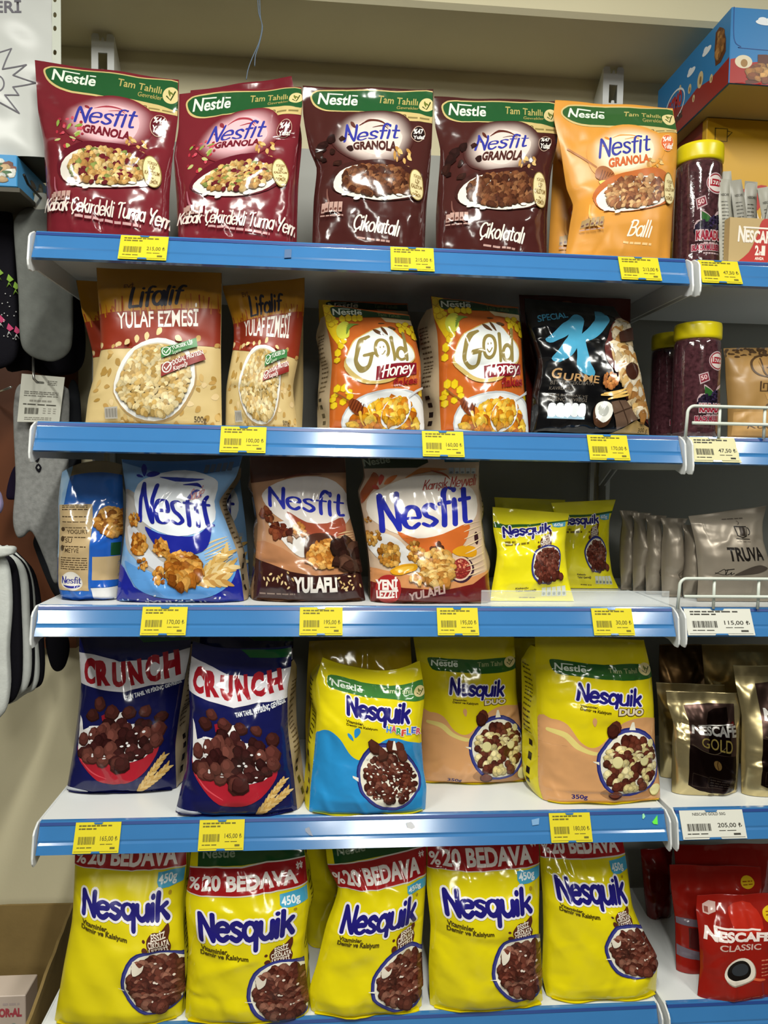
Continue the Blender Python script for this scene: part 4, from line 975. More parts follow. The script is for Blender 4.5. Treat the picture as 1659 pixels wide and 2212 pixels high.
def coffee_red():
    A = Art([(1170, 485), (1665, 480), (1660, 1255), (1185, 1090)], 11, 9)
    A.part('printed_panel'); A.poly('#b0281a', [(1360, 560), (1500, 540), (1560, 700), (1400, 720)], 3)
    A.part('brand_lettering'); A.text('#e4d6d0', 'N', (1200, 748), (1262, 757), 84, .05); A.text('#e4d6d0', 'ESCAFE', (1274, 755), (1596, 795), 64, .05); A.line('#e4d6d0', [(1262, 668), (1540, 704)], 11, 0, False)
    A.text('#c9aaa0', 'CLASSIC', (1272, 812), (1528, 842), 34, .02)
    A.part('cup_picture'); A.line('#c85a3a', [(1470, 1010), (1545, 1045)], 22, 0); A.ell('#9a8a7c', 1394, 962, 98, 94, .1); A.ell('#d8cfc2', 1390, 956, 96, 90, .1); A.ell('#14100f', 1384, 946, 74, 68, .1); A.ell('#2e3238', 1390, 935, 52, 40, .1)
    A.part('badge'); A.ell('#d8b41c', 1622, 622, 54, 58); A.bars('#8a4a10', 1590, 610, 1655, 612, 8, 2); A.bars('#8a4a10', 1590, 632, 1655, 634, 8, 2)
    A.part('cube_emblem'); A.poly('#c8a8a0', [(1205, 535), (1245, 520), (1288, 530), (1285, 590), (1240, 606), (1208, 590)], 0); A.poly('#8a4a40', [(1215, 545), (1240, 552), (1240, 594), (1216, 584)], 0)
    A.part('small_print')
    for y in (905, 930, 955, 980, 1005): A.bars('#c8785c', 1530, y, 1610, y+8, 7, 3)
    for y in (1130, 1155): A.bars('#a8503c', 1280, y, 1560, y+40, 8, 7)
    return A, '#8c1a12'

def coffee_grey():
    A = Art([(1205, 305), (1650, 245), (1665, 790), (1250, 805)], 11, 9); d = '#1c1714'
    A.part('brand_lettering'); A.text(d, 'TRUVA', (1378, 560), (1598, 540), 62, .03)
    A.part('cup_picture'); A.line(d, [(1442, 368), (1452, 410), (1480, 418), (1505, 408), (1512, 362), (1442, 368)], 6, 0); A.rect('#3a322c', 1466, 368, 1500, 408); A.ring(d, 1518, 383, 12, 16, 5, -100, 100); A.line(d, [(1445, 428), (1525, 424)], 5, 0); A.line('#5a5048', [(1465, 355), (1472, 342), (1464, 330)], 4)
    A.part('script_lettering')
    A.line(d, [(1300, 640), (1345, 605), (1350, 640), (1300, 630)], 3); A.line(d, [(1350, 610), (1400, 600)], 4); A.line(d, [(1365, 605), (1355, 640), (1375, 632), (1385, 620), (1382, 638), (1400, 625)], 3.5)
    A.poly('#4c433b', [(1400, 640), (1480, 590), (1560, 570), (1610, 585), (1560, 610), (1480, 630)], 4)
    A.part('small_print'); A.bars('#5a5048', 1385, 328, 1510, 312, 5, 4); A.bars('#5a5048', 1445, 452, 1530, 446, 4, 3)
    return A, '#948a7c'
def coffee_side():
    A = Art([(1045, 290), (1165, 290), (1165, 790), (1045, 790)], 11, 9); d = '#2c2520'
    A.part('script_lettering'); A.line(d, [(1165, 615), (1140, 610), (1118, 640), (1130, 670), (1165, 668)], 3); A.line(d, [(1120, 650), (1150, 640)], 3)
    return A, '#8d8375'
def coffee_kraft():
    A = Art([(1380, 570), (1680, 565), (1680, 1115), (1420, 1118)], 10, 9); R = A.rnd; d = '#4a331a'
    A.part('bean_print')
    for _ in range(60): x, y = R.uniform(1375, 1680), R.uniform(570, 640); A.ell(d, x, y, R.uniform(7, 12), R.uniform(5, 9), R.uniform(0, 3), dz=.06, n=10)
    A.part('cup_picture')
    A.ring(d, 1580, 690, 105, 70, 9, 100, 330); A.poly('#9a7440', [(1520, 650), (1680, 640), (1680, 760), (1560, 770), (1525, 720)], 3); A.line(d, [(1520, 650), (1525, 720), (1560, 770)], 7); A.line(d, [(1540, 700), (1680, 690)], 6, 0); A.line(d, [(1500, 640), (1560, 615), (1680, 612)], 9)
    A.ell(d, 1620, 750, 90, 24); A.part('meander_print')
    for k in range(3): x = 1510+k*42; A.line(d, [(x, 790), (x, 838), (x+30, 838), (x+30, 800), (x+12, 800), (x+12, 822)], 7, 0)
    A.poly('#b08850', [(1530, 850), (1680, 840), (1680, 870), (1540, 880)]); A.part('lettering'); A.bars(d, 1555, 864, 1660, 860, 12, 3)
    A.ell('#5a4024', 1630, 920, 95, 42); A.ell('#8a683c', 1630, 920, 60, 26)
    A.poly('#b89058', [(1420, 965), (1680, 960), (1680, 1090), (1425, 1090)]); A.text('#5a4024', 'Kokusundan', (1468, 1050), (1720, 1048), 24, .01, .2)
    A.bars('#8a683c', 1425, 1108, 1680, 1106, 10, 9)
    return A, '#a07c48'

def coffee_red_rear():
    A = Art([(0, 0), (180, 0), (180, 258), (0, 258)], 9, 9)
    A.part('printed_panel'); A.poly('#6e6470', [(0, 112), (52, 118), (52, 140), (0, 134)], 0); A.poly('#6e6470', [(0, 190), (52, 200), (52, 228), (0, 222)], 0); A.poly('#4a1a1a', [(20, 140), (50, 142), (50, 196), (20, 190)], 0)
    A.part('badge'); A.ell('#c8a41c', 150, 42, 14, 17); A.bars('#8a4a10', 140, 38, 160, 38, 3, 2); A.bars('#8a4a10', 140, 46, 160, 46, 3, 2)
    return A
def red_rear():
    A = Art([(0, 0), (240, 0), (240, 330), (0, 330)], 10, 9)
    A.part('name_lettering'); A.text('#8a4a30', 'Gurme', (80, 34), (190, 40), 20, .02, .2)
    A.poly('#7a3a14', [(20, 60), (60, 45), (120, 62), (200, 55), (235, 75), (160, 88), (60, 84)], 3)
    return A
# ------------------------------------------------------------------ the setting
M_ROOM = mat('far_shop_wall', '#4a463d', 0.8, spec=0.1)
M_WALL = mat('cream_wall_paint', '#ddd5b4', 0.7, spec=0.2, var=0.06, vscale=3, bump=0.15, bscale=160, bdist=0.001)
M_CEIL = mat('ceiling_paint', '#d8d5c8', 0.8, spec=0.15, var=0.03)
M_FLOOR = mat('floor_tile', '#5e594f', 0.35, var=0.08, vscale=4)
M_WHITE = mat('white_shelf_enamel', '#d9dcdc', 0.32, spec=0.5, var=0.03, vscale=8)
M_PANEL = mat('shelf_back_panel', '#8e8f89', 0.45, var=0.03)
M_BLUE = mat('blue_price_rail', '#3873ac', 0.14, spec=0.6, var=0.04, vscale=20, coat=0.3)
M_RACK = mat('white_wire', '#cfd6cc', 0.35)
M_DARKBLUE = mat('dark_blue_groove', '#1d3e80', 0.4)

def slab(name, lo, hi, m, kind='structure'):
    bm = bmesh.new(); box(bm, lo, hi); o = bm_obj(name, bm, m); tag(o, kind=kind); return o
WY = 0.42
slab('wall_back', (-3.0, WY, 0), (4.2, WY+.1, 2.8), M_WALL)
slab('wall_left', (-3.1, -5.2, 0), (-3.0, WY+.1, 2.8), M_ROOM)
slab('wall_right', (4.2, -5.2, 0), (4.3, WY+.1, 2.8), M_ROOM)
slab('wall_front', (-3.1, -5.3, 0), (4.3, -5.2, 2.8), M_ROOM)
slab('floor', (-3.1, -5.3, -.1), (4.3, WY+.1, 0), M_FLOOR)
slab('ceiling', (-3.1, -5.3, 2.8), (4.3, WY+.1, 2.9), M_CEIL)
bm = bmesh.new(); prism(bm, [(.217, 2.80), (.217, 2.128), (.225, 2.1203), (WY, 2.1203), (WY, 2.80)], 'x', -3.0, 4.2)
o = bm_obj('trim_1', bm, M_WALL); tag(o, 'cream boxed-in beam running along the top of the wall', kind='structure')

# ------------------------------------------------------------------ shelving
ZS = [1.6401, 1.3624, 1.0868, 0.7533, 0.4228]; RH, RS = 0.042, 0.020
BAY = [(0.0, 1.0, 'left'), (1.006, 2.006, 'right')]
def rail_profile():
    P = []
    for t in np.linspace(0, 1, 15):
        e = 0.0
        if .02 < t < .1: e = .0006
        if .60 < t < .66: e = -.0012
        if .86 < t < .9: e = -.0008
        P.append((RS*(1-t)-0.0+e*-1, .0014*(t == 0)-RH*t))
    return P
ORD = ['topmost', 'second', 'third', 'fourth', 'fifth']
for (xa, xb, side) in BAY:
    for k, z in enumerate(ZS):
        if side == 'left': lb = '%s white shelf of the main bay, %s' % (ORD[k], ['carrying the granola pouches', 'carrying oatmeal and honeycomb cereal bags', 'carrying flake bags and small yellow packs', 'carrying dark blue and yellow bags', 'carrying a row of large yellow bags'][k])
        else: lb = '%s white shelf of the neighbouring bay, %s' % (ORD[k], ['under the sachet tray', 'under the jars and kraft coffee', 'under the grey coffee packs', 'under the gold coffee pouches', 'under the red coffee pouches'][k])
        t = thing('metal_shelf', lb, 'shelf', (xa, 0, z), 'white shelves with blue rails')
        bm = bmesh.new(); box(bm, (.004, RS+.004, -.022), (xb-xa-.004, .362, 0), .0015); bm_obj('deck', bm, M_WHITE, t)
        bm = bmesh.new()
        pr = rail_profile(); prism(bm, pr+[(.006, -RH-.002), (RS+.006, -.004), (RS+.006, .0014)], 'x', .0065, xb-xa-.0065); bm_obj('price_rail', bm, M_BLUE, t)
        nz = np.array([-RH, RS])/math.hypot(RH, RS)
        gp = [np.array([RS*(1-a_), -RH*a_])+nz*h_ for a_, h_ in ((.02, .0009), (.12, .0009), (.12, -.001), (.02, -.001))]
        bm = bmesh.new(); prism(bm, [tuple(p) for p in gp], 'x', .0065, xb-xa-.0065); bm_obj('rail_groove', bm, M_DARKBLUE, t)
        prof = [(.020, .001), (.006, -.006), (.001, -.012), (-.004, -.046), (-.004, -.054), (.000, -.060), (.010, -.060), (.03, -.052), (.216, -.052), (.30, -.05), (.362, -.085), (.362, .001)]
        for xx in (0.0015, xb-xa-.0045):
            bm = bmesh.new(); prism(bm, prof, 'x', xx, xx+.003); bmesh.ops.bevel(bm, geom=bm.edges[:], offset=.0008, segments=1, affect='EDGES'); bm_obj('end_bracket', bm, M_WHITE, t)
# uprights with slots
def post(x, label):
    t = thing('slotted_upright', label, 'shelf upright', (x, 0, 0), 'slotted uprights')
    zt = 2.118; w = .021; y0 = .3645
    out = [(-w, 0.0), (w, 0.0), (w, zt-.004), (w-.003, zt), (w-.012, zt), (.0075, zt-.003), (.0065, zt-.013), (.003, zt-.013), (.0015, zt-.007), (-.0015, zt-.007), (-.003, zt-.013), (-.0065, zt-.013), (-.0075, zt-.003), (-w+.012, zt), (-w+.003, zt), (-w, zt-.004)]
    holes = []
    zc = zt-.053
    while zc > .1:
        holes.append([(-.0085, zc-.018), (-.0035, zc-.018), (-.0025, zc-.0125), (.0025, zc-.0125), (.0035, zc-.018), (.0085, zc-.018), (.0085, zc+.018), (-.0085, zc+.018)]); zc -= .05
    loops = [[Vector((p[0], p[1], 0)) for p in l] for l in [out]+holes]
    T = tessellate_polygon(loops); flat = [p for l in loops for p in l]
    nF = len(flat); Fs = []
    for tr in T:
        if len(set(tr)) == 3: Fs.append(tuple(tr)); Fs.append(tuple(i+nF for i in tr[::-1]))
    i0 = 0
    for l in loops:
        for i in range(len(l)): a_, b_ = i0+i, i0+(i+1) % len(l); Fs.append((a_, b_, nF+b_, nF+a_))
        i0 += len(l)
    mesh_np('front_plate', np.array([(p.x, y0, p.y) for p in flat]+[(p.x, y0+.003, p.y) for p in flat]), Fs, M_WHITE, t, None, False)
    for s in (-1, 1):
        bm = bmesh.new(); prism(bm, [(y0+.003, 0), (y0+.003, zt-.003), (WY-.012, zt-.035), (WY-.002, zt-.045), (WY-.002, 0)], 'x', s*w-(.003 if s > 0 else 0), s*w+(0 if s > 0 else .003)); bm_obj('side_plate', bm, M_WHITE, t)
post(0.0022, 'white slotted upright behind the first dark red pouch')
post(1.0, 'white slotted upright behind the orange pouch')
bm = bmesh.new(); box(bm, (.024, .375, .30), (.978, .382, 1.93)); tag(bm_obj('shelving_sheet', bm, M_PANEL), 'pale backing sheet of the main bay behind the cereal bags', 'panel')
bm = bmesh.new(); box(bm, (1.022, .375, .30), (2.0, .382, 1.72)); tag(bm_obj('shelving_sheet', bm, M_PANEL), 'pale backing sheet of the neighbouring bay behind the coffee', 'panel')

# ------------------------------------------------------------------ price labels in the rails
INK = '#6b6420'
def price_label(k, xl, xr, col, price, label, ink, head=None, wide=1.0, jag=False):
    """xl, xr are the label's ends along the rail, at its top edge"""
    y = RS; z = ZS[k]
    a = aty(xl[0], xl[1], RS-.002)[0]; b = aty(xr[0], xr[1], RS-.002)[0]
    w = b-a; nrm = np.array([0, -RH, RS]); nrm = nrm/np.linalg.norm(nrm)
    o0 = np.array([a, 0, z-RH])+nrm*.0022+np.array([0, 0, .0015]); up = np.array([0, RS, RH])*.94
    t = thing('price_label', label, 'price label', o0, 'shelf-edge price labels')
    A = Art([(0, 0), (100, 0), (100, 60), (0, 60)], 40, 2)
    A.part('price_lettering'); A.text(ink, price+' ₺', (57, 36), (95, 36.5), 8.5, .012); A.bars(ink, 58, 43, 88, 43, 1.5, 2)
    A.part('barcode'); A.barcode(ink, 9, 28, 47, 43)
    A.part('small_print')
    if head: A.text(ink, head, (20, 11), (72, 11), 5.5, .01)
    else: A.bars(ink, 8, 7, 80, 7, 3, 6); A.bars(ink, 8, 13, 48, 13, 3, 4)
    A.bars(ink, 8, 49, 40, 49, 2, 3); A.rect(ink, 80, 48.5, 91, 52.5); A.line(ink, [(3, 56.5), (97, 56.5)], .8, 0)
    n = 12; pts = [(0, 0), (1, 0), (1, 1), (0, 1)]
    if jag: pts = [(0, 0), (1.02, 0), (.985, .2), (1.0, .35), (.975, .6), (.985, .8), (.965, 1), (0, 1)]
    F = [o0+np.array([w, 0, 0])*p[0]+up*p[1] for p in pts]; B = [p-nrm*.0008 for p in F]; q = len(pts)
    mesh_np('paper', np.array(F+B), [tuple(range(q)), tuple(range(2*q-1, q-1, -1))]+[(i, (i+1) % q, q+(i+1) % q, q+i) for i in range(q)], PAPER, t, np.tile(np.array(lin(col), np.float32), (2*q, 1)), False, o0)
    # the rail's clip tongues over the label's middle
    for vv in (0.975, .02):
        c = o0+np.array([w*.5, 0, 0])+up*vv+nrm*.0012; hw = w*.10; s = up*(.06 if vv < .5 else -.06)
        P = [c-np.array([hw, 0, 0])-s*.3, c+np.array([hw, 0, 0])-s*.3, c+np.array([hw*.8, 0, 0])+s*.7, c-np.array([hw*.8, 0, 0])+s*.7]
        mesh_np('clip_tongue', np.array(P+[p-nrm*.001 for p in P]), [(0, 1, 2, 3), (7, 6, 5, 4), (0, 1, 5, 4), (1, 2, 6, 5), (2, 3, 7, 6), (3, 0, 4, 7)], M_BLUE, t, None, False, o0)
    put_art(A, plane_surf(o0, np.array([w, 0, 0]), up), t, PAPER, o0, base=.25, scale=.4)
Y, CRM, WP = '#d3c522', '#d2cda2', '#d0d0c6'
IK2 = '#3c3a34'
price_label(0, (262, 506), (365, 511), Y, '215,00', 'yellow price label under the first dark red pouch', INK)
price_label(0, (843, 534), (936, 540), Y, '215,00', 'yellow price label under the two dark brown pouches', INK)
price_label(0, (1334, 556), (1420, 560), Y, '213,00', 'yellow price label under the orange pouch', INK)
price_label(0, (1506, 562), (1592, 565), Y, '47,50', 'yellow price label under the jar and sachet tray', INK)
price_label(1, (478, 923), (576, 927), Y, '100,00', 'yellow price label under the oatmeal bags', INK)
price_label(1, (911, 930), (1000, 933), Y, '160,00', 'yellow price label under the second orange honeycomb bag', INK)
price_label(1, (1267, 937), (1353, 940), Y, '170,00', 'yellow price label under the black cereal bag', INK)
price_label(1, (1488, 940), (1588, 941), CRM, '47,50', 'torn cream price label beneath the jars', IK2, jag=True)
price_label(2, (309, 1308), (406, 1309), Y, '170,00', 'yellow price label under the blue cereal bag', INK)
price_label(2, (648, 1309), (740, 1310), Y, '195,00', 'yellow price label under the brown chocolate flake bag', INK)
price_label(2, (943, 1310), (1031, 1311), Y, '195,00', 'yellow price label under the cream and orange fruit bag', INK)
price_label(2, (1276, 1311), (1363, 1312), Y, '30,00', 'yellow price label under the two small yellow packs', INK)
price_label(2, (1476, 1312), (1619, 1313), WP, '115,00', 'white price label under the grey coffee packs', IK2)
price_label(3, (165, 1779), (263, 1776), Y, '165,00', 'wrinkled yellow price label under the set-back dark blue bag', INK)
price_label(3, (432, 1771), (529, 1768), Y, '145,00', 'yellow price label beneath the second dark blue bag', INK)
price_label(3, (1185, 1752), (1273, 1750), Y, '180,00', 'yellow price label beneath the near peach and yellow bag', INK)
price_label(3, (1466, 1746), (1602, 1743), WP, '205,00', 'white price label beneath the gold coffee pouch', IK2, head='NESCAFE GOLD 50G')
# leftovers stuck to the rail
def sticker(pts, col, name, label, cat, k=3):
    nrm = np.array([0, -RH, RS]); nrm = nrm/np.linalg.norm(nrm); z = ZS[k]
    P = []
    for (px, py) in pts:
        d = ray(px, py); p0 = np.array([0, 0, z-RH])+nrm*.0016; t = np.dot(p0-CAM, nrm)/np.dot(d, nrm); P.append(CAM+d*t)
    P = np.array(P); c = P.mean(0); q = len(P)
    o = mesh_np(name, np.concatenate([P, P-nrm*.0012]), [tuple(range(q)), tuple(range(2*q-1, q-1, -1))]+[(i, (i+1) % q, q+(i+1) % q, q+i) for i in range(q)], mat(name+'_paper', col, .6), None, None, False, c)
    o.location = c; tag(o, label, cat)
sticker([(1409, 1776), (1420, 1761), (1421, 1781), (1412, 1780)], '#5fdc3c', 'sticker_scrap', 'torn bright green sticker scrap at the rail end', 'sticker')
sticker([(1388, 1759), (1391, 1757), (1394, 1764), (1390, 1769), (1388, 1768)], '#8fd8a8', 'sticker_scrap', 'small pale green sticker scrap beside the bright green one', 'sticker')
sticker([(877, 1778), (888, 1775), (893, 1780), (897, 1787), (890, 1791), (880, 1788)], '#c2c4c8', 'sticker_residue', 'pale grey sticker residue at the middle of the rail', 'sticker')
sticker([(1148, 1771), (1165, 1767), (1164, 1781), (1150, 1783)], '#6f9ac4', 'sticker_residue', 'faint blue sticker residue beside the 180,00 label', 'sticker')
sticker([(615, 539), (630, 538), (629, 556), (614, 557)], '#3f5f88', 'sticker_residue', 'dull grey smudge on the topmost rail', 'sticker', 0)
sticker([(659, 1790), (668, 1786), (671, 1795), (676, 1806), (668, 1803), (660, 1796)], '#8a93a4', 'sticker_residue', 'dark scuffed residue on the rail below the blue letter-cereal bag', 'sticker')
# ------------------------------------------------------------------ goods, shelf by shelf
def std(rows): return rows
Z1, Z2, Z3, Z4, Z5 = [z+.0012 for z in ZS]
# -- topmost shelf: stand-up pouches
aB, bB = granola('berry'); aC, bC = granola('choc'); aH, bH = granola('honey')
GP = 'stand-up granola pouches'
make_bag('granola_pouch', 'dark red granola pouch overlapping the paper notice, uncreased', 'pouch',
    Bag([(101, 502, 364, 514), (101, 422, 366, 422), (93, 300, 373, 338), (82, 236, 384, 253), (76, 131, 386, 172)], Z1, .075, .115, .036, 'pouch', 11), aB, FILM, bB, shift=(0, .05, .95), group=GP)
make_bag('granola_pouch', 'dark red granola pouch with a creased slanting top edge', 'pouch',
    Bag([(386, 514, 632, 524), (381, 422, 638, 380), (376, 338, 645, 297), (386, 274, 654, 220), (387, 203, 651, 190)], Z1, .078, .115, .036, 'pouch', 12, topwave=.004), aB, FILM, bB, shift=(0, .05, .95), group=GP)
make_bag('granola_pouch', 'dark red pouch peeking out behind the second dark red pouch', 'pouch',
    Bag([(398, 520, 640, 530), (392, 400, 645, 390), (398, 300, 652, 300), (412, 196, 630, 165)], Z1, .150, .165, .028, 'pouch', 13), None, FILM, bB, group=GP)
make_bag('granola_pouch', 'taller dark brown granola pouch, standing apart from the orange one', 'pouch',
    Bag([(674, 530, 917, 540), (678, 429, 922, 440), (684, 364, 928, 380), (668, 322, 933, 300), (655, 248, 935, 240), (654, 186, 936, 193)], Z1, .078, .115, .036, 'pouch', 14, dents=((.42, .27, .12, .07, .004),)), aC, FILM, bC, shift=(0, .05, .95), group=GP)
make_bag('granola_pouch', 'dark brown granola pouch beside the orange pouch', 'pouch',
    Bag([(943, 541, 1182, 552), (942, 465, 1182, 465), (947, 393, 1190, 375), (951, 321, 1204, 303), (940, 270, 1203, 260), (938, 209, 1199, 218)], Z1, .088, .122, .036, 'pouch', 15), aC, FILM, bC, shift=(0, .05, .95), group=GP)
make_bag('granola_pouch', 'orange granola pouch with a honey dipper and full bowl', 'pouch',
    Bag([(1220, 552, 1447, 562), (1232, 481, 1453, 451), (1238, 445, 1457, 415), (1225, 410, 1461, 361), (1210, 316, 1462, 286), (1196, 250, 1456, 250), (1199, 217, 1454, 233)], Z1, .062, .098, .036, 'pouch', 16, dents=((.12, .32, .1, .08, .006),)), aH, SATIN, bH, shift=(0, .05, .95), group=GP)
make_bag('granola_pouch', 'orange pouch standing in shade between the brown and orange pouches', 'pouch',
    Bag([(1184, 552, 1400, 562), (1190, 450, 1410, 450), (1196, 330, 1410, 330), (1200, 262, 1408, 262)], Z1, .170, .185, .03, 'pouch', 17), aH, SATIN, bH, shift=(0, .05, .95), group=GP, skip=('flavour_lettering',))
# -- second shelf
aL, bL = lifalif(); aG, bG = gold(); aK, bK = special()
OB = 'oatmeal bags'
make_bag('oatmeal_bag', 'large oatmeal bag facing forward with a full bowl of oats', 'bag',
    Bag([(184, 922, 479, 930), (191, 859, 478, 840), (218, 753, 477, 753), (216, 690, 478, 690), (211, 627, 479, 627), (208, 578, 479, 590)], Z2, .072, .095, .03, 'pillow', 21, wr=.7), aL, SATIN, bL, seal_col='#8a5c14', group=OB)
make_bag('oatmeal_bag', 'narrower oatmeal bag turned aside, its name partly folded away', 'bag',
    Bag([(487, 928, 643, 930), (489, 837, 633, 837), (505, 740, 645, 770), (502, 690, 657, 669), (482, 627, 658, 630), (481, 618, 658, 600)], Z2, .082, .105, .03, 'pillow', 22, wr=1.0, dents=((.1, .6, .1, .2, -.008),)), aL, SATIN, bL, seal_col='#8a5c14', group=OB)
make_bag('oatmeal_bag', 'oatmeal bag peeking out beside the end bracket behind the large one', 'bag',
    Bag([(190, 925, 420, 930), (200, 840, 420, 840), (200, 761, 420, 761), (178, 677, 420, 677), (165, 606, 420, 615)], Z2, .165, .18, .022, 'pillow', 23), aL, SATIN, bL, seal_col='#8a5c14', group=OB)
make_bag('oatmeal_bag', 'oatmeal bag behind the turned one, only a strip showing', 'bag',
    Bag([(500, 928, 652, 930), (500, 850, 655, 850), (505, 770, 655, 768), (510, 640, 655, 640), (510, 625, 655, 627)], Z2, .175, .185, .02, 'pillow', 24), None, SATIN, bL, seal_col='#8a5c14', back_col='#b8a070', group=OB)
HB = 'orange honeycomb cereal bags'; bei = '#a8967a'
make_bag('cereal_bag', 'orange honeycomb cereal bag standing next to the oatmeal bags', 'bag',
    Bag([(712, 924, 916, 930), (712, 858, 910, 840), (717, 779, 908, 779), (712, 735, 900, 742), (704, 700, 890, 705), (696, 657, 884, 680)], Z2, .075, .11, .034, 'pillow', 25, dents=((.5, .55, .12, .1, .003),)), aG, FILM, bG, sides=(('L', .02, .05, bei),), group=HB)
make_bag('cereal_bag', 'orange honeycomb cereal bag beside the black bag', 'bag',
    Bag([(953, 930, 1141, 932), (949, 860, 1134, 858), (948, 790, 1129, 795), (944, 717, 1126, 735), (936, 680, 1122, 695), (931, 640, 1119, 664)], Z2, .075, .11, .034, 'pillow', 26), aG, FILM, bG, sides=(('L', .024, .05, bei),), group=HB)
make_bag('cereal_bag', 'orange cereal bag in shade behind a honeycomb bag', 'bag',
    Bag([(700, 925, 890, 930), (694, 800, 890, 800), (690, 720, 885, 720), (688, 648, 880, 655)], Z2, .20, .215, .022, 'pillow', 27), aG, FILM, bG, group=HB, skip=('bowl_picture', 'brand_lettering', 'flavour_lettering', 'honeycomb_print'))
make_bag('cereal_bag', 'black cereal bag with a large blue letter and almonds', 'bag',
    Bag([(1145, 930, 1406, 938), (1150, 850, 1394, 876), (1160, 776, 1378, 800), (1148, 735, 1367, 750), (1137, 702, 1362, 700), (1134, 672, 1345, 690), (1133, 645, 1325, 662)], Z2, .07, .12, .036, 'pillow', 28, wr=1.3, dents=((.35, .5, .2, .2, .004),)), aK, FILM, bK, shift=(-.025, 0, .94), group='black cereal bags')
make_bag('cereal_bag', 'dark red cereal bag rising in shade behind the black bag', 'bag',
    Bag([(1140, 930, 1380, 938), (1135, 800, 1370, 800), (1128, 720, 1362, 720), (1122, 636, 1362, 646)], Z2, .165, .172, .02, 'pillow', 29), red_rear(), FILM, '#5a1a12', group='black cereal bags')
# -- third shelf
aY, bY = yogurt(); aN, bN = nesfit('blue'); aNc, bNc = nesfit('choc'); aNo, bNo = nesfit('orange'); aQs, bQs = quik('small')
FB = 'flake cereal bags'
make_bag('cereal_bag', 'blue cereal bag turned back to front, showing its beige text panel', 'bag',
    Bag([(132, 1301, 254, 1300), (127, 1264, 256, 1264), (128, 1129, 266, 1129), (127, 1090, 266, 1090), (133, 1020, 264, 1004)], Z3, .085, .125, .034, 'pillow', 31, wr=1.4, topwave=.012), aY, FILM, bY, seal_col='#8a7a58', group=FB)
make_bag('cereal_bag', 'pale blue flake bag with wheat ears, top folded wide', 'bag',
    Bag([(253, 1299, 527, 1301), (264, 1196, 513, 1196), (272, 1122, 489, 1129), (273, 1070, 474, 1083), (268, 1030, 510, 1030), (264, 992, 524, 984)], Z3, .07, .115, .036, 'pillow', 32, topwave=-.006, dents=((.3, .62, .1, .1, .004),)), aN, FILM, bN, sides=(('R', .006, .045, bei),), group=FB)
make_bag('cereal_bag', 'pale blue flake bag mostly hidden behind another pale blue one', 'bag',
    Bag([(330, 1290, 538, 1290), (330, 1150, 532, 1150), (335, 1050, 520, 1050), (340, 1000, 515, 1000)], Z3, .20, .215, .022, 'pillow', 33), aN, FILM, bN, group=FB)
make_bag('cereal_bag', 'brown chocolate flake bag with milk splash', 'bag',
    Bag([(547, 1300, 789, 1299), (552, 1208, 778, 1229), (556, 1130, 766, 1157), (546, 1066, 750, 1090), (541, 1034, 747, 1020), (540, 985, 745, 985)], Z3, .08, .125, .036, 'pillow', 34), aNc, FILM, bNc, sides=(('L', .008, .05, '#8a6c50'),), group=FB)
make_bag('cereal_bag', 'cream and orange flake bag with fig and dried fruit', 'bag',
    Bag([(800, 1301, 1059, 1303), (799, 1229, 1053, 1229), (786, 1121, 1039, 1121), (777, 1060, 1034, 1049), (788, 1030, 1034, 1020), (780, 984, 1036, 984)], Z3, .07, .115, .036, 'pillow', 35, dents=((.66, .72, .12, .12, .004),)), aNo, FILM, bNo, sides=(('R', .012, .05, '#b8a080'),), group=FB)
SQ = 'small yellow cereal packs'
make_bag('cereal_pack', 'small yellow chocolate ball pack in full view near the rail', 'pack',
    Bag([(1060, 1299, 1240, 1304), (1062, 1276, 1230, 1262), (1074, 1190, 1221, 1175), (1066, 1145, 1226, 1134), (1064, 1095, 1230, 1109)], Z3, .075, .12, .024, 'pack', 36), aQs, FILM, bQs, group=SQ)
make_bag('cereal_pack', 'small yellow chocolate ball pack half hidden, beside the coffee packs', 'pack',
    Bag([(1215, 1270, 1336, 1272), (1210, 1240, 1324, 1243), (1200, 1187, 1316, 1187), (1200, 1119, 1318, 1119), (1190, 1086, 1330, 1079)], Z3, .215, .235, .022, 'pack', 37), aQs, FILM, bQs, group=SQ)
make_bag('cereal_pack', 'small yellow pack at the very back between the two others', 'pack',
    Bag([(1070, 1265, 1215, 1268), (1072, 1180, 1212, 1180), (1072, 1110, 1215, 1110), (1068, 1074, 1222, 1080)], Z3, .300, .315, .018, 'pack', 38), None, FILM, bQs, group=SQ)
# -- fourth shelf
aR, bR = crunch(); aQl, bQl = quik('letters'); aQd, bQd = quik('duo'); aQb, bQb = quik('big')
CB = 'dark blue chocolate cereal bags'; ysd = '#d8cb22'
make_bag('cereal_bag', 'dark blue cereal bag with red bowl, set back against the wall side', 'bag',
    Bag([(144, 1705, 381, 1712), (157, 1629, 379, 1610), (168, 1545, 389, 1533), (175, 1467, 400, 1463), (171, 1404, 412, 1398), (172, 1372, 412, 1362)], Z4, .135, .175, .034, 'pillow', 41), aR, FILM, bR, sides=(('R', .012, .05, bei),), group=CB)
make_bag('cereal_bag', 'dark blue cereal bag with red bowl and dented banner, by the rail', 'bag',
    Bag([(379, 1756, 642, 1756), (400, 1660, 634, 1668), (410, 1533, 622, 1571), (408, 1467, 622, 1483), (414, 1413, 629, 1440), (416, 1385, 630, 1392)], Z4, .045, .10, .036, 'pillow', 42, topwave=-.01, dents=((.5, .82, .06, .08, -.006),)), aR, FILM, bR, sides=(('R', .012, .05, bei),), group=CB)
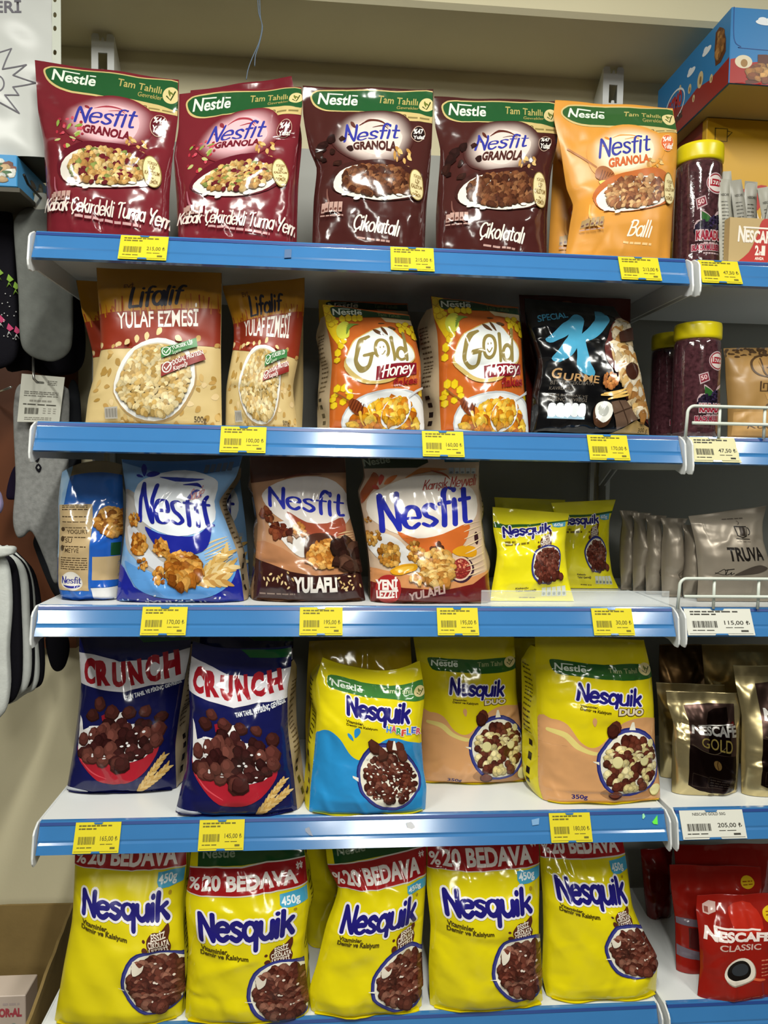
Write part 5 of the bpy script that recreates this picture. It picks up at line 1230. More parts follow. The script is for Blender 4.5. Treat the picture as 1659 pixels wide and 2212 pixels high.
make_bag('cereal_bag', 'dark blue cereal bag in shade behind the nearer dark blue one', 'bag',
    Bag([(420, 1690, 640, 1690), (425, 1560, 636, 1560), (430, 1440, 632, 1440), (432, 1366, 634, 1372)], Z4, .22, .235, .022, 'pillow', 43), aR, FILM, bR, group=CB)
YB = 'yellow chocolate cereal bags'
make_bag('cereal_bag', 'yellow cereal bag with blue wave and chocolate letters', 'bag',
    Bag([(667, 1759, 919, 1742), (670, 1700, 921, 1700), (678, 1627, 915, 1661), (684, 1543, 910, 1576), (683, 1468, 917, 1495), (697, 1419, 907, 1428)], Z4, .04, .085, .036, 'pillow', 44, topwave=-.018, dents=((.42, .9, .1, .12, .010),)), aQl, FILM, bQl, sides=(('L', .010, .05, ysd),), group=YB)
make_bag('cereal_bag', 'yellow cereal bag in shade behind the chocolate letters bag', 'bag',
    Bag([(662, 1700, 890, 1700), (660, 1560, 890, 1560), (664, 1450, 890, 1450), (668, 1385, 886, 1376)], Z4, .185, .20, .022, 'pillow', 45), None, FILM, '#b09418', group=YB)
make_bag('cereal_bag', 'yellow and peach ball cereal bag set back, half shaded', 'bag',
    Bag([(910, 1688, 1145, 1684), (908, 1576, 1126, 1576), (905, 1502, 1116, 1502), (900, 1424, 1113, 1424), (893, 1377, 1110, 1370)], Z4, .150, .18, .034, 'pillow', 46, wr=.8), aQd, FILM, bQd, group=YB)
make_bag('cereal_bag', 'yellow and peach ball cereal bag near the rail beside gold coffee', 'bag',
    Bag([(1172, 1727, 1425, 1729), (1163, 1697, 1424, 1694), (1160, 1600, 1414, 1616), (1159, 1502, 1412, 1520), (1157, 1437, 1406, 1450), (1156, 1372, 1390, 1382)], Z4, .065, .115, .038, 'pillow', 47), aQd, FILM, bQd, sides=(('L', .012, .05, ysd),), group=YB)
make_bag('cereal_bag', 'yellow cereal bag in the gap between the two peach ones', 'bag',
    Bag([(1120, 1690, 1330, 1690), (1118, 1560, 1330, 1560), (1112, 1440, 1330, 1440), (1110, 1378, 1330, 1380)], Z4, .225, .24, .022, 'pillow', 48), aQd, FILM, bQd, group=YB)
# -- bottom shelf
BB = 'yellow cereal bags on the bottom shelf'
make_bag('cereal_bag', 'large yellow cereal bag beside the cardboard box', 'bag',
    Bag([(118, 2206, 392, 2197), (137, 2089, 398, 2120), (155, 1992, 398, 2040), (160, 1915, 395, 1942), (162, 1860, 403, 1870), (163, 1815, 404, 1812)], Z5, .04, .10, .038, 'pillow', 51), aQb, SATIN, bQb, shift=(0, 0.1), sides=(('R', .004, .04, ysd),), group=BB)
make_bag('cereal_bag', 'large yellow cereal bag with fully lit flat red banner', 'bag',
    Bag([(400, 2198, 666, 2184), (403, 2127, 662, 2127), (407, 2050, 656, 2050), (401, 1942, 668, 1942), (408, 1890, 662, 1876), (414, 1825, 658, 1825)], Z5, .035, .09, .038, 'pillow', 52), aQb, FILM, bQb, sides=(('R', .004, .04, ysd),), group=BB)
make_bag('cereal_bag', 'large yellow cereal bag tilted sideways with slanting banner', 'bag',
    Bag([(672, 2210, 911, 2168), (667, 2142, 910, 2120), (683, 2087, 909, 2070), (705, 1997, 915, 1980), (730, 1915, 920, 1899), (708, 1870, 921, 1840), (704, 1835, 921, 1812)], Z5, .038, .095, .038, 'pillow', 53, wr=1.3, dents=((.9, .5, .1, .3, -.008),)), aQb, FILM, bQb, shift=(0, 0.03), group=BB)
make_bag('cereal_bag', 'large yellow cereal bag between the tilted and the leaning ones', 'bag',
    Bag([(929, 2168, 1172, 2173), (926, 2087, 1166, 2087), (930, 1997, 1164, 1997), (922, 1917, 1165, 1930), (922, 1870, 1165, 1870), (923, 1808, 1164, 1806)], Z5, .04, .09, .038, 'pillow', 54), aQb, FILM, bQb, shift=(0, 0.075), group=BB)
make_bag('cereal_bag', 'large yellow cereal bag leaning beside the red coffee pouches', 'bag',
    Bag([(1180, 2168, 1418, 2118), (1172, 2110, 1420, 2085), (1174, 2010, 1392, 2020), (1172, 1930, 1366, 1955), (1168, 1880, 1357, 1890), (1165, 1815, 1346, 1815)], Z5, .05, .11, .036, 'pillow', 55, wr=1.3), aQb, FILM, bQb, shift=(0, 0.14), group=BB)
make_bag('cereal_bag', 'yellow cereal bag in shade in the gap beside the tilted one', 'bag',
    Bag([(672, 2120, 850, 2120), (668, 2040, 850, 2040), (664, 1920, 850, 1920), (662, 1815, 850, 1815)], Z5, .20, .215, .022, 'pillow', 56), None, FILM, bQb, group=BB)
# -- coffee on the right-hand shelves
aE, bE = coffee_gold(); aF, bF = coffee_red(); aT, bT = coffee_grey(); aTs, bTs = coffee_side(); aKr, bKr = coffee_kraft()
GC = 'gold coffee pouches'
make_bag('coffee_pouch', 'gold and brown coffee pouch in front, fully visible', 'pouch',
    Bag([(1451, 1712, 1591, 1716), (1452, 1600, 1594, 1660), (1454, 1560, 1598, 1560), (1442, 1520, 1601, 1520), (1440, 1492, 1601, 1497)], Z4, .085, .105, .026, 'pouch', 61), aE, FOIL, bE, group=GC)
make_bag('coffee_pouch', 'larger gold coffee pouch only partly in view beside the smaller front one', 'pouch',
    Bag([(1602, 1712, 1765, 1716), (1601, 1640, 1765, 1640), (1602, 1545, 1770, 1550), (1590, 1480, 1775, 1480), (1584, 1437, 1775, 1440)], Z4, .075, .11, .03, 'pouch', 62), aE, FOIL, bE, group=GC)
make_bag('coffee_pouch', 'gold coffee pouch directly behind the front gold one', 'pouch',
    Bag([(1426, 1690, 1570, 1690), (1424, 1600, 1570, 1600), (1422, 1530, 1570, 1530), (1418, 1474, 1566, 1480)], Z4, .15, .165, .022, 'pouch', 63), None, FOIL, bE, group=GC)
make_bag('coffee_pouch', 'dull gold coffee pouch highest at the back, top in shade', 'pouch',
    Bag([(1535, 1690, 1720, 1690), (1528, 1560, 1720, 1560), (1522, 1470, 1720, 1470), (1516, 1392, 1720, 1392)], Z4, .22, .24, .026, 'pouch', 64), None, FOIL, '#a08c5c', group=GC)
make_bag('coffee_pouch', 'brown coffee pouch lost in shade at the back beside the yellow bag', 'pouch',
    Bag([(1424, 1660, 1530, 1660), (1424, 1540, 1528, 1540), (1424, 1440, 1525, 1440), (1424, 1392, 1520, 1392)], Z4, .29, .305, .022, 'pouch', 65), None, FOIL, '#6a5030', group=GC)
RC = 'red coffee pouches'
make_bag('coffee_pouch', 'red coffee pouch in front with a cup printed on it', 'pouch',
    Bag([(1508, 2130, 1668, 2176), (1512, 2093, 1672, 2100), (1509, 2010, 1676, 2010), (1504, 1965, 1676, 1960), (1505, 1933, 1676, 1930)], Z5, .035, .075, .026, 'pouch', 66, lowfix=True), aF, FILM, bF, group=RC)
make_bag('coffee_pouch', 'red coffee pouch behind the front red one, silver stripe showing', 'pouch',
    Bag([(1460, 2128, 1640, 2128), (1460, 2060, 1640, 2060), (1458, 1980, 1640, 1960), (1450, 1920, 1645, 1910), (1446, 1868, 1642, 1872)], Z5, .10, .13, .024, 'pouch', 67), coffee_red_rear(), FILM, bF, group=RC)
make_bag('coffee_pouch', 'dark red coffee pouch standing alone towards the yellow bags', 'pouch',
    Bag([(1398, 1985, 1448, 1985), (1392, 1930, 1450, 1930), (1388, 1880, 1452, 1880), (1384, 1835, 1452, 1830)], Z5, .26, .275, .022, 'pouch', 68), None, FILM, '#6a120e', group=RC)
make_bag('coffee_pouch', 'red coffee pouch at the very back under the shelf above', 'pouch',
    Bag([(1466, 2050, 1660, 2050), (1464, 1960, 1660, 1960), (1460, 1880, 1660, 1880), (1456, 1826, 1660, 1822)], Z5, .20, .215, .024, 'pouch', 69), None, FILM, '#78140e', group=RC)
TC = 'grey coffee packs'
make_bag('coffee_pack', 'grey coffee pack with a printed cup, facing forward', 'pack',
    Bag([(1506, 1300, 1672, 1303), (1508, 1240, 1668, 1239), (1500, 1165, 1648, 1165), (1492, 1130, 1648, 1125), (1488, 1115, 1656, 1092)], Z3, .08, .105, .026, 'pack', 71), aT, GREYFOIL, bT, group=TC)
SD = [(1476, 1505, .115, 1133), (1430, 1473, .125, 1118), (1396, 1427, .15, 1112), (1368, 1393, .175, 1106), (1342, 1365, .20, 1102)]
LBL = ['grey coffee pack seen edge-on, touching the forward-facing one', 'grey coffee pack seen edge-on, second from the forward-facing one', 'grey coffee pack seen edge-on, middle of the edge-on row', 'grey coffee pack seen edge-on, last but one towards the yellow packs', 'grey coffee pack seen edge-on, nearest the small yellow packs']
for k, (x0, x1, yb, yt) in enumerate(SD):
    bt = [1300, 1297, 1290, 1278, 1270][k]
    make_bag('coffee_pack', LBL[k], 'pack',
        Bag([(x0, bt, x1, bt), (x0-2, bt-60, x1-1, bt-60), (x0-1, yt+60, x1, yt+60), (x0+2, yt+20, x1+2, yt+20), (x0-4, yt, x1+14, yt+2)], Z3, yb, yb+.01, .026, 'pack', 72+k, wr=.7), aTs if k in (1, 2) else None, GREYFOIL, bTs, group=TC, res=(20, 50))
KC = 'kraft coffee bags'
make_bag('coffee_bag', 'kraft paper coffee bag with a printed cup behind the wire rack', 'bag',
    Bag([(1572, 935, 1705, 940), (1572, 880, 1705, 880), (1568, 820, 1705, 820), (1566, 770, 1705, 770), (1564, 752, 1705, 750)], Z2, .085, .10, .03, 'pillow', 78, wr=.6), aKr, SATIN, bKr, group=KC)
# ------------------------------------------------------------------ jars
M_CAP = mat('yellow_jar_cap', '#dccb10', 0.3, spec=0.5)
M_JAR = mat('clear_jar_wall', '#4c2c32', 0.08, spec=0.6, var=0.55, vscale=160, coat=0.6, bump=.2, bscale=200, bdist=.001)
M_CLEAR = mat('clear_plastic', '#e8eef0', 0.05, spec=0.5, trans=0.0, alpha=0.22)
def lathe(name, prof, m, parent, n=40, c=None):
    V = []; F = []
    for r, z in prof:
        for k in range(n): a = 2*math.pi*k/n; V.append((r*math.cos(a), r*math.sin(a), z))
    for j in range(len(prof)-1):
        for k in range(n): F.append((j*n+k, j*n+(k+1) % n, (j+1)*n+(k+1) % n, (j+1)*n+k))
    F.append(tuple(range(n-1, -1, -1))); F.append(tuple((len(prof)-1)*n+k for k in range(n)))
    return mesh_np(name, np.array(V), F, m, parent, c, True)
def jar(x, y, z, h, r, turn, label):
    t = thing('granule_jar', label, 'jar', (x, y, z), 'mulberry granule jars')
    hb = h*.865
    lathe('jar_body', [(r*.90, 0), (r*.97, .003), (r, .012), (r, .022), (r*.985, .026), (r, .030), (r, hb-.022), (r*.985, hb-.008), (r*.93, hb)], M_JAR, t)
    lathe('lid', [(r*.93, hb-.002), (r*1.0, hb), (r*1.01, hb+.004), (r*1.01, h-.006), (r*.985, h-.001), (r*.9, h), (r*.86, h-.002)], M_CAP, t)
    A = Art([(0, 0), (330, 0), (330, 660), (0, 660)], 10, 3); R = A.rnd
    A.part('printed_label')
    edge = '#b8a0a4'
    A.ell(edge, 215, 130, 92, 68); A.ell('#8c1f2c', 215, 130, 84, 60); A.ell('#d8ccc8', 215, 130, 76, 52)
    A.text('#9c1c2c', 'LEZZO', (152, 148), (278, 146), 40, .05)
    A.poly(edge, [(45, 230), (120, 210), (140, 270), (60, 300)]); A.poly('#7a2434', [(54, 236), (114, 220), (131, 265), (66, 288)]); A.text('#d8b8b8', '50', (70, 272), (116, 258), 30, .03)
    A.poly(edge, [(90, 300), (150, 330), (190, 350), (230, 310), (290, 290), (330, 300), (330, 470), (200, 480), (90, 470), (40, 420), (60, 370), (100, 360)], 3)
    A.poly('#2c5a2a', [(95, 310), (150, 335), (185, 360), (140, 390), (100, 370)], 0); A.poly('#2c5a2a', [(235, 330), (320, 300), (320, 380), (260, 370)], 0)
    A.chunks(['#1a1424', '#241a30', '#120e1a', '#2e2440'], 235, 400, 85, 60, 90, 11, 15, rough=.08, shade=.5, hi=1.9); A.chunks(['#1a1424', '#241a30', '#120e1a'], 105, 420, 55, 45, 45, 11, 15, rough=.08, shade=.5, hi=1.9)
    A.text('#8c1c30', 'KARADUT', (62, 492), (300, 490), 52, .05, 0, (edge, .09))
    A.bars(edge, 120, 512, 310, 510, 14, 5); A.text('#8c2038', 'BLACK MULBERRY', (30, 560), (310, 552), 34, .05, 0, (edge, .09)); A.bars(edge, 120, 578, 290, 574, 10, 5)
    hh = hb
    def cyl(u, v):
        a = math.radians(turn)+(np.asarray(u)-.5)*1.75
        return np.stack([x+(r)*np.sin(a), y-(r)*np.cos(a), z+hh*(.02+.93*np.asarray(v))], -1)
    put_art(A, cyl, t, PLASTIC, np.array([x, y, z]), base=.2, scale=.5)
pj = aty(1507, 555, .10); ht = aty(1508, 322, .10)[2]-ZS[0]
jar(aty(1507, 450, .10)[0], .10, ZS[0]+.001, ht, .0375, 4, 'plum-coloured jar with yellow lid on the topmost shelf')
ht2 = aty(1505, 703, .085)[2]-ZS[1]
jar(aty(1503, 830, .085)[0], .085, ZS[1]+.001, ht2, .0375, 15, 'plum-coloured jar with yellow lid behind the wire rack')
jar(aty(1452, 830, .175)[0], .175, ZS[1]+.001, ht2, .0375, 14, 'plum-coloured jar half hidden behind another jar on the second shelf')

# ------------------------------------------------------------------ wire racks at the front of the right-hand shelves
def rack(k, px0, pyt, pym, xv, label):
    z = ZS[k]; y = .012; x0 = aty(px0, pyt, y)[0]; zt = aty(px0+60, pyt, y)[2]; zm = aty(px0+60, pym, y)[2]; x1 = 1.99
    t = thing('wire_rack', label, 'wire rack', (x0, y, z), 'white wire shelf fences')
    r = .0026; c = .012
    arc = [(x0+.004*0, 0, 0)]
    P = [(0, 0, 0.0), (.002, 0, zt-z-c*1.1)]+[(.002+c*(1-math.cos(a)), 0, zt-z-c+c*math.sin(a)) for a in np.linspace(.15, 1.45, 6)]+[(.002+c+.01, 0, zt-z), (x1-x0-.02, 0, zt-z), (x1-x0-.006, 0, zt-z-.006), (x1-x0, 0, zt-z-.02), (x1-x0, 0, 0)]
    bm = bmesh.new(); tube(bm, P, r); bm_obj('top_wire', bm, M_RACK, t, True)
    bm = bmesh.new(); tube(bm, [(.009, -.003, zm-z), (x1-x0-.006, -.003, zm-z)], r); bm_obj('middle_wire', bm, M_RACK, t, True)
    xx = aty(xv, pym, y)[0]-x0; st = .075
    while xx < x1-x0-.03:
        bm = bmesh.new(); tube(bm, [(xx, .003, 0), (xx, .003, zt-z)], r*.95); bm_obj('upright_wire', bm, M_RACK, t, True); xx += st
rack(1, 1483, 878, 915, 1556, 'white wire rack before the jars and kraft coffee bag')
rack(2, 1466, 1250, 1288, 1544, 'white wire rack before the grey coffee packs')
# clear strip standing along the third shelf
x0 = aty(1040, 1280, .035)[0]; x1 = aty(1446, 1280, .035)[0]; zt = aty(1250, 1278, .035)[2]
t = thing('shelf_divider', 'low clear plastic strip along the front of the small yellow packs', 'shelf divider', (x0, .035, ZS[2]+.0005))
bm = bmesh.new(); box(bm, (0, 0, 0), (x1-x0, .0015, zt-ZS[2])); bm_obj('strip', bm, M_CLEAR, t)
bm = bmesh.new(); tube(bm, [(0, .0007, zt-ZS[2]), (x1-x0, .0007, zt-ZS[2])], .0012, 6); bm_obj('strip_edge', bm, M_CLEAR, t)

# ------------------------------------------------------------------ boxes on the right
def art_box(name, label, cat, lo, hi, cols, arts, group=None, m=None):
    """carton: body plus a child for each printed face; cols front/side"""
    m = m or CARD; lo, hi = np.array(lo, float), np.array(hi, float); t = thing(name, label, cat, (lo[0], lo[1], lo[2]), group)
    bm = bmesh.new(); box(bm, (0, 0, 0), tuple(hi-lo), .0012, 1); bm_obj('carton', bm, m, t, False, cols)
    d = hi-lo
    for face, A in arts.items():
        if face == 'front': s = plane_surf(lo, np.array([d[0], 0, 0]), np.array([0, 0, d[2]]))
        elif face == 'left': s = plane_surf(np.array([lo[0], hi[1], lo[2]]), np.array([0, -d[1], 0]), np.array([0, 0, d[2]]))
        elif face == 'bottom': s = plane_surf(np.array([lo[0], hi[1], lo[2]]), np.array([d[0], 0, 0]), np.array([0, -d[1], 0]))
        elif face == 'right': s = plane_surf(np.array([hi[0], lo[1], lo[2]]), np.array([0, d[1], 0]), np.array([0, 0, d[2]]))
        put_art(A, s, t, m, lo, base=.3, scale=.6)
    return t
# sachet tray
e0 = aty(1572, 470, .045); zt = e0[2]; xa = e0[0]+.004
A = Art([(0, 0), (260, 0), (260, 88), (0, 88)], 12, 3)
A.part('printed_front')
A.poly('#b02820', [(22, 84), (50, 62), (70, 30), (80, 4), (110, -6), (190, -6), (190, 30), (150, 62), (90, 80)], 3)
A.part('brand_lettering'); A.text('#e8e0d4', 'N', (22, 42), (38, 43), 26, .04); A.text('#e8e0d4', 'ESCAFE', (41, 43), (112, 44), 20, .04); A.line('#e8e0d4', [(34, 17), (106, 18)], 3, 0, False); A.text('#e8e0d4', '2', (66, 66), (74, 66), 16, .04); A.text('#e8e0d4', 'in', (76, 66), (82, 66), 9, .03); A.text('#e8e0d4', '1', (84, 66), (89, 66), 16, .04)
A.text('#e8e0d4', 'ARADA', (66, 75), (88, 75), 5, .03)
A.part('small_print'); A.bars('#3a4a6a', 8, 84, 90, 85, 5, 5)
xb = xa+.175; tray = thing('sachet_tray', 'tan cardboard tray with red swoosh holding coffee sachets', 'tray', (xa, .045, ZS[0]+.001))
hh = zt-ZS[0]; TAN = mat('tan_card', '#b49a68', .55)
for nm, lo, hi in (('tray_front', (0, 0, 0), (.175, .003, hh)), ('tray_side', (0, .003, 0), (.003, .10, hh)), ('tray_side', (.172, .003, 0), (.175, .10, hh)), ('tray_back', (0, .10, 0), (.175, .103, hh)), ('tray_base', (.003, .003, 0), (.172, .10, .003))):
    bm = bmesh.new(); box(bm, lo, hi); bm_obj(nm, bm, TAN, tray)
o0 = np.array([xa, .045, ZS[0]+.001]); put_art(A, plane_surf(o0, np.array([.175, 0, 0]), np.array([0, 0, hh])), tray, CARD, o0, base=.3, scale=.6)
SACH = ['#9a988c', '#8a887c', '#a6a498', '#7f7d72', '#908e84', '#9c9a90', '#86847a', '#a09e92']
spots = [(-.002, .016, .150, -.04), (.006, .050, .154, .06), (.016, .028, .168, -.10), (.026, .064, .164, -.02), (.036, .018, .152, -.16), (.050, .044, .160, .04), (.060, .022, .150, .22), (.078, .060, .150, -.12), (.094, .026, .146, -.2), (.108, .046, .152, .05), (.126, .030, .150, .14), (.140, .058, .148, -.05)]
slb = ['at the tray end by the jar', 'behind the one at the tray end', 'standing tallest in the tray', 'behind the tallest one in the tray', 'leaning most towards the jar', 'nearly upright in mid tray', 'leaning most away from the jar', 'upright at the back, mid tray', 'leaning towards the jar, far half of the tray', 'upright, far half of the tray', 'leaning outwards at the far tray end', 'last at the back of the far tray end', 'spare']
for k, (dx, dy, h, ro) in enumerate(spots):
    t = thing('coffee_sachet', 'grey stick sachet, %s' % slb[k], 'sachet', (xa+dx+.008, .045+dy, ZS[0]+.0045), 'stick sachets in the tray'); t.rotation_euler = (-.06, ro, 0)
    w_ = .022; hh2 = h-.006
    def sf(u, v, w_=w_, hh2=hh2, k=k):
        u = np.asarray(u); v = np.asarray(v); b = np.clip(np.minimum(v, 1-v)*8, 0, 1)**.6
        return np.stack([(u-.5)*w_, -.0032*b*np.sin(u*math.pi)**.7+.001*np.sin(v*9+k), v*hh2], -1)
    P, F = grid(sf, 8, 20); Q = P.copy(); Q[:, 1] = .0008-Q[:, 1]+.002*np.sin(np.repeat(np.linspace(0, 1, 21), 9)*9+k)*.001; nP = len(P)
    mesh_np('sachet_film', np.concatenate([P, Q]), F+[tuple(i+nP for i in f[::-1]) for f in F], SATIN, t, np.tile(np.array(lin(SACH[k % 8]), np.float32), (2*nP, 1)))
    g = Art([(0, 0), (20, 0), (20, 150), (0, 150)], 8, k); g.part('small_print')
    for yy in range(40, 140, 6): g.bars('#4a483f', 4, yy, 14, yy, 1.6, 2)
    g.rect('#2c2a26', 9, 90, 14, 118); g.text('#4a483f', 'NESCAFE', (4, 30), (16, 30), 4, .02)
    put_art(g, sf, t, SATIN, np.zeros(3), base=.3, scale=.5)
# yellow carton and the blue and red display carton on it
yl = aty(1528, 256, .20); xl = yl[0]; zb = aty(1530, 252, .20)[2]
A = Art([(0, 0), (300, 0), (300, 330), (0, 330)], 25, 3); A.part('printed_front')
A.line('#6a5410', [(14, 20), (34, 20), (34, 44), (14, 44), (14, 20)], 2, 0); A.line('#6a5410', [(34, 24), (42, 26), (34, 36)], 2, 0)
A.poly('#b4261c', [(40, 170), (52, 140), (80, 128), (104, 124), (98, 160), (80, 178), (40, 182)], 2)
A.part('brand_lettering'); A.text('#ece4d8', 'NESCAFE', (18, 200), (120, 200), 24, .04)
B = Art([(0, 0), (100, 0), (100, 200), (0, 200)], 25, 3); B.part('side_print'); B.poly('#7a2414', [(20, 0), (90, 0), (90, 60), (40, 110), (20, 120)], 0); B.poly('#c9b898', [(30, 90), (80, 60), (80, 100), (30, 130)], 0)
art_box('coffee_carton', 'yellow coffee carton behind the sachet tray', 'carton', (xl, .20, ZS[0]+.001), (xl+.34, .355, zb-.001), '#d0a01c', {'front': A, 'left': B})
fc = atz(1574, 180, zb); yf = fc[1]; xf = fc[0]; ztop = aty(1578, 14, yf)[2]
A = Art([(0, 0), (300, 0), (300, 172), (0, 172)], 20, 3); R = A.rnd
A.part('printed_front')
A.poly('#a02420', [(0, 118), (20, 112), (40, 122), (70, 116), (100, 128), (140, 120), (180, 126), (230, 118), (305, 124), (305, 175), (0, 175)], 0)
A.line('#1c4a8a', [(4, 0), (6, 70), (18, 88), (40, 92), (300, 96)], 1.6, 6)
for cx, cy in ((60, 30), (210, 60)): A.ell('#e4e8ec', cx, cy, 18, 7); A.ell('#e4e8ec', cx-6, cy-5, 8, 6); A.ell('#e4e8ec', cx+6, cy-4, 7, 6)
A.ell('#d8ccb0', 24, 122, 15, 15); A.ell('#9a7440', 25, 125, 6, 9)
A.poly('#5a2a1a', [(48, 104), (80, 108), (96, 120), (88, 135), (70, 140), (60, 160), (36, 174), (28, 165), (50, 145)], 2); A.chunks(['#a8743c', '#c89858', '#7a4424'], 62, 145, 26, 20, 16, 6, 10)
A.part('brand_lettering'); A.ell('#e4e4e8', 130, 36, 52, 26); A.text('#b02c2c', 'OZMO', (90, 48), (172, 46), 26, .06); A.text('#5a3a2a', 'cornet', (98, 74), (168, 72), 16, .04)
B = Art([(0, 0), (420, 0), (420, 172), (0, 172)], 20, 3); R = B.rnd
B.part('side_print')
B.poly('#8c201c', [(-5, 112), (60, 120), (120, 100), (180, 118), (250, 108), (320, 120), (425, 112), (425, 175), (-5, 175)], 0)
for cx, cy in ((300, 40), (215, 50)): B.ell('#dfe6ec', cx, cy, 24, 8); B.ell('#dfe6ec', cx-8, cy-6, 10, 7)
for cx, cy, r in ((45, 85, 18), (210, 90, 12), (235, 125, 9), (270, 95, 20), (330, 120, 10), (150, 62, 9)): B.ell('#cdb98c', cx, cy, r*.8, r); B.ell('#8a6a3c', cx+1, cy+2, r*.3, r*.5)
B.poly('#5a3018', [(345, 20), (385, 30), (400, 90), (350, 100)], 2); B.chunks(['#8a5a2c', '#a87840'], 370, 60, 18, 30, 14, 6, 10)
B.part('brand_lettering'); B.ring('#dfe4e8', 120, 95, 60, 38, 5); B.text('#b02c2c', 'OZMO', (78, 108), (164, 104), 34, .06); B.text('#3a2418', 'cornet', (88, 148), (170, 142), 22, .05)
Cc = Art([(0, 0), (100, 0), (100, 100), (0, 100)], 25, 3); Cc.part('underside_lit_tone'); Cc.rect('#b8a46c', 1, 1, 99, 98)  # tan underside with its yellowish lit shading put into the colour
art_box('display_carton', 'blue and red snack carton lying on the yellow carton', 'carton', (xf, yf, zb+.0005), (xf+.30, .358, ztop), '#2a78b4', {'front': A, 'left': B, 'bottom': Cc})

# ------------------------------------------------------------------ left of the shelves
M_WOOD = mat('brown_board', '#6b3a1c', 0.5, var=.25, vscale=5)
M_SOCKG = mat('grey_knit', '#8b8c8a', 0.9, spec=.1, var=.22, vscale=120, bump=.5, bscale=400, bdist=.001)
M_FELT = mat('grey_felt', '#6f726e', 0.95, spec=.08, var=.14, vscale=60, bump=.4, bscale=300, bdist=.001)
M_BLK = mat('black_knit', '#15141a', 0.9, spec=.1, bump=.4, bscale=300, bdist=.001)
M_WHK = mat('white_knit', '#c9cdc9', 0.9, spec=.1, var=.08, vscale=60, bump=.4, bscale=300, bdist=.001)
M_LIL = mat('lilac_knit', '#9a90b8', 0.9, spec=.1)
M_STEEL = mat('hook_steel', '#9a9a96', 0.3, metal=.9)
p0 = aty(-200, 700, .395); p1 = aty(165, 1400, .395)
bm = bmesh.new(); box(bm, (p0[0], .395, p1[2]), (p1[0], .413, 1.80), .001); tag(bm_obj('display_board', bm, M_WOOD), 'brown wooden board behind the hanging socks', 'board')
def pillow_obj(name, outline, y, th, m, parent, org, smooth=5, inset=.006):
    """soft flat thing: a closed outline in pixels at depth y, rounded over its edge"""
    P = crom([aty(px, py, y) for px, py in outline], smooth, True); c = P.mean(0); n = len(P)
    rings = []; V = []
    for f, d in ((1.0, 0.0), (.985, -.35), (.95, -.7), (.88, -.9), (.7, -1.0)):
        for p in P:
            q = c+(p-c)*f; V.append((q[0], y+d*th/2, q[2]))
    for f, d in ((.985, .35), (.95, .7), (.88, .9)):
        for p in P:
            q = c+(p-c)*f; V.append((q[0], y+d*th/2, q[2]))
    F = []
    for a, b in ((0, 1), (1, 2), (2, 3), (3, 4), (5, 0), (6, 5), (7, 6)):
        for i in range(n): F.append((a*n+i, a*n+(i+1) % n, b*n+(i+1) % n, b*n+i))
    T = tessellate_polygon([[Vector((V[4*n+i][0], V[4*n+i][2], 0)) for i in range(n)]])
    F += [tuple(4*n+i for i in t) for t in T]; F += [tuple(7*n+i for i in t[::-1]) for t in T]
    return mesh_np(name, np.array(V), F, m, parent, None, True, org)
def soft(name, part, label, cat, outline, y, th, m, group=None, **k):
    c = aty(outline[0][0], outline[0][1], y); t = pillow_obj(name, outline, y, th, m, None, c, **k); t.location = c; tag(t, label, cat, group); return t, c
t, c = soft('felt_insole', 'felt', 'plain grey felt insole hanging behind the topmost shelf corner', 'insole', [(30, 500), (34, 470), (52, 451), (80, 446), (120, 446), (145, 460), (155, 500), (158, 640), (157, 730), (148, 762), (122, 779), (95, 779), (62, 766), (44, 735), (40, 640)], .20, .012, M_FELT)
pillow_obj('hang_tab', [(74, 452), (74, 425), (80, 417), (96, 417), (101, 425), (101, 452)], .197, .003, mat('clear_tab', '#c4c4b8', .3), t, c)
t, c = soft('ankle_sock', 'knit', 'grey sock with two dark diamond motifs behind the second shelf end', 'sock', [(42, 830), (90, 822), (140, 835), (150, 860), (148, 960), (148, 1060), (140, 1120), (128, 1180), (130, 1240), (118, 1260), (100, 1215), (70, 1150), (50, 1160), (36, 1158), (28, 1120), (34, 1040), (30, 940), (30, 870)], .24, .014, M_SOCKG)
for cx, cy in ((79, 988), (83, 1010)):
    Pq = [(cx, cy-9), (cx+7, cy), (cx+1, cy+11), (cx-7, cy)]
    pillow_obj('diamond_motif', Pq, .2315, .0015, M_BLK, t, c, 2); pillow_obj('motif_centre', [(cx, cy-4), (cx+3, cy), (cx, cy+4), (cx-3, cy)], .2305, .001, M_SOCKG, t, c, 1)
soft('ankle_sock', 'knit', 'dark grey sock hanging behind the grey one, heel showing', 'sock', [(150, 830), (172, 850), (175, 1000), (160, 1150), (150, 1290), (120, 1290), (80, 1200), (75, 1160), (120, 1100), (140, 980)], .285, .016, mat('charcoal_knit', '#24262a', .9, spec=.1, bump=.4, bscale=300, bdist=.001))
soft('ankle_sock', 'knit', 'dark violet sock end poking out beside the grey sock', 'sock', [(14, 1072), (30, 1010), (60, 1000), (60, 1085), (34, 1080)], .30, .012, mat('violet_knit', '#1c1428', .9, spec=.1))
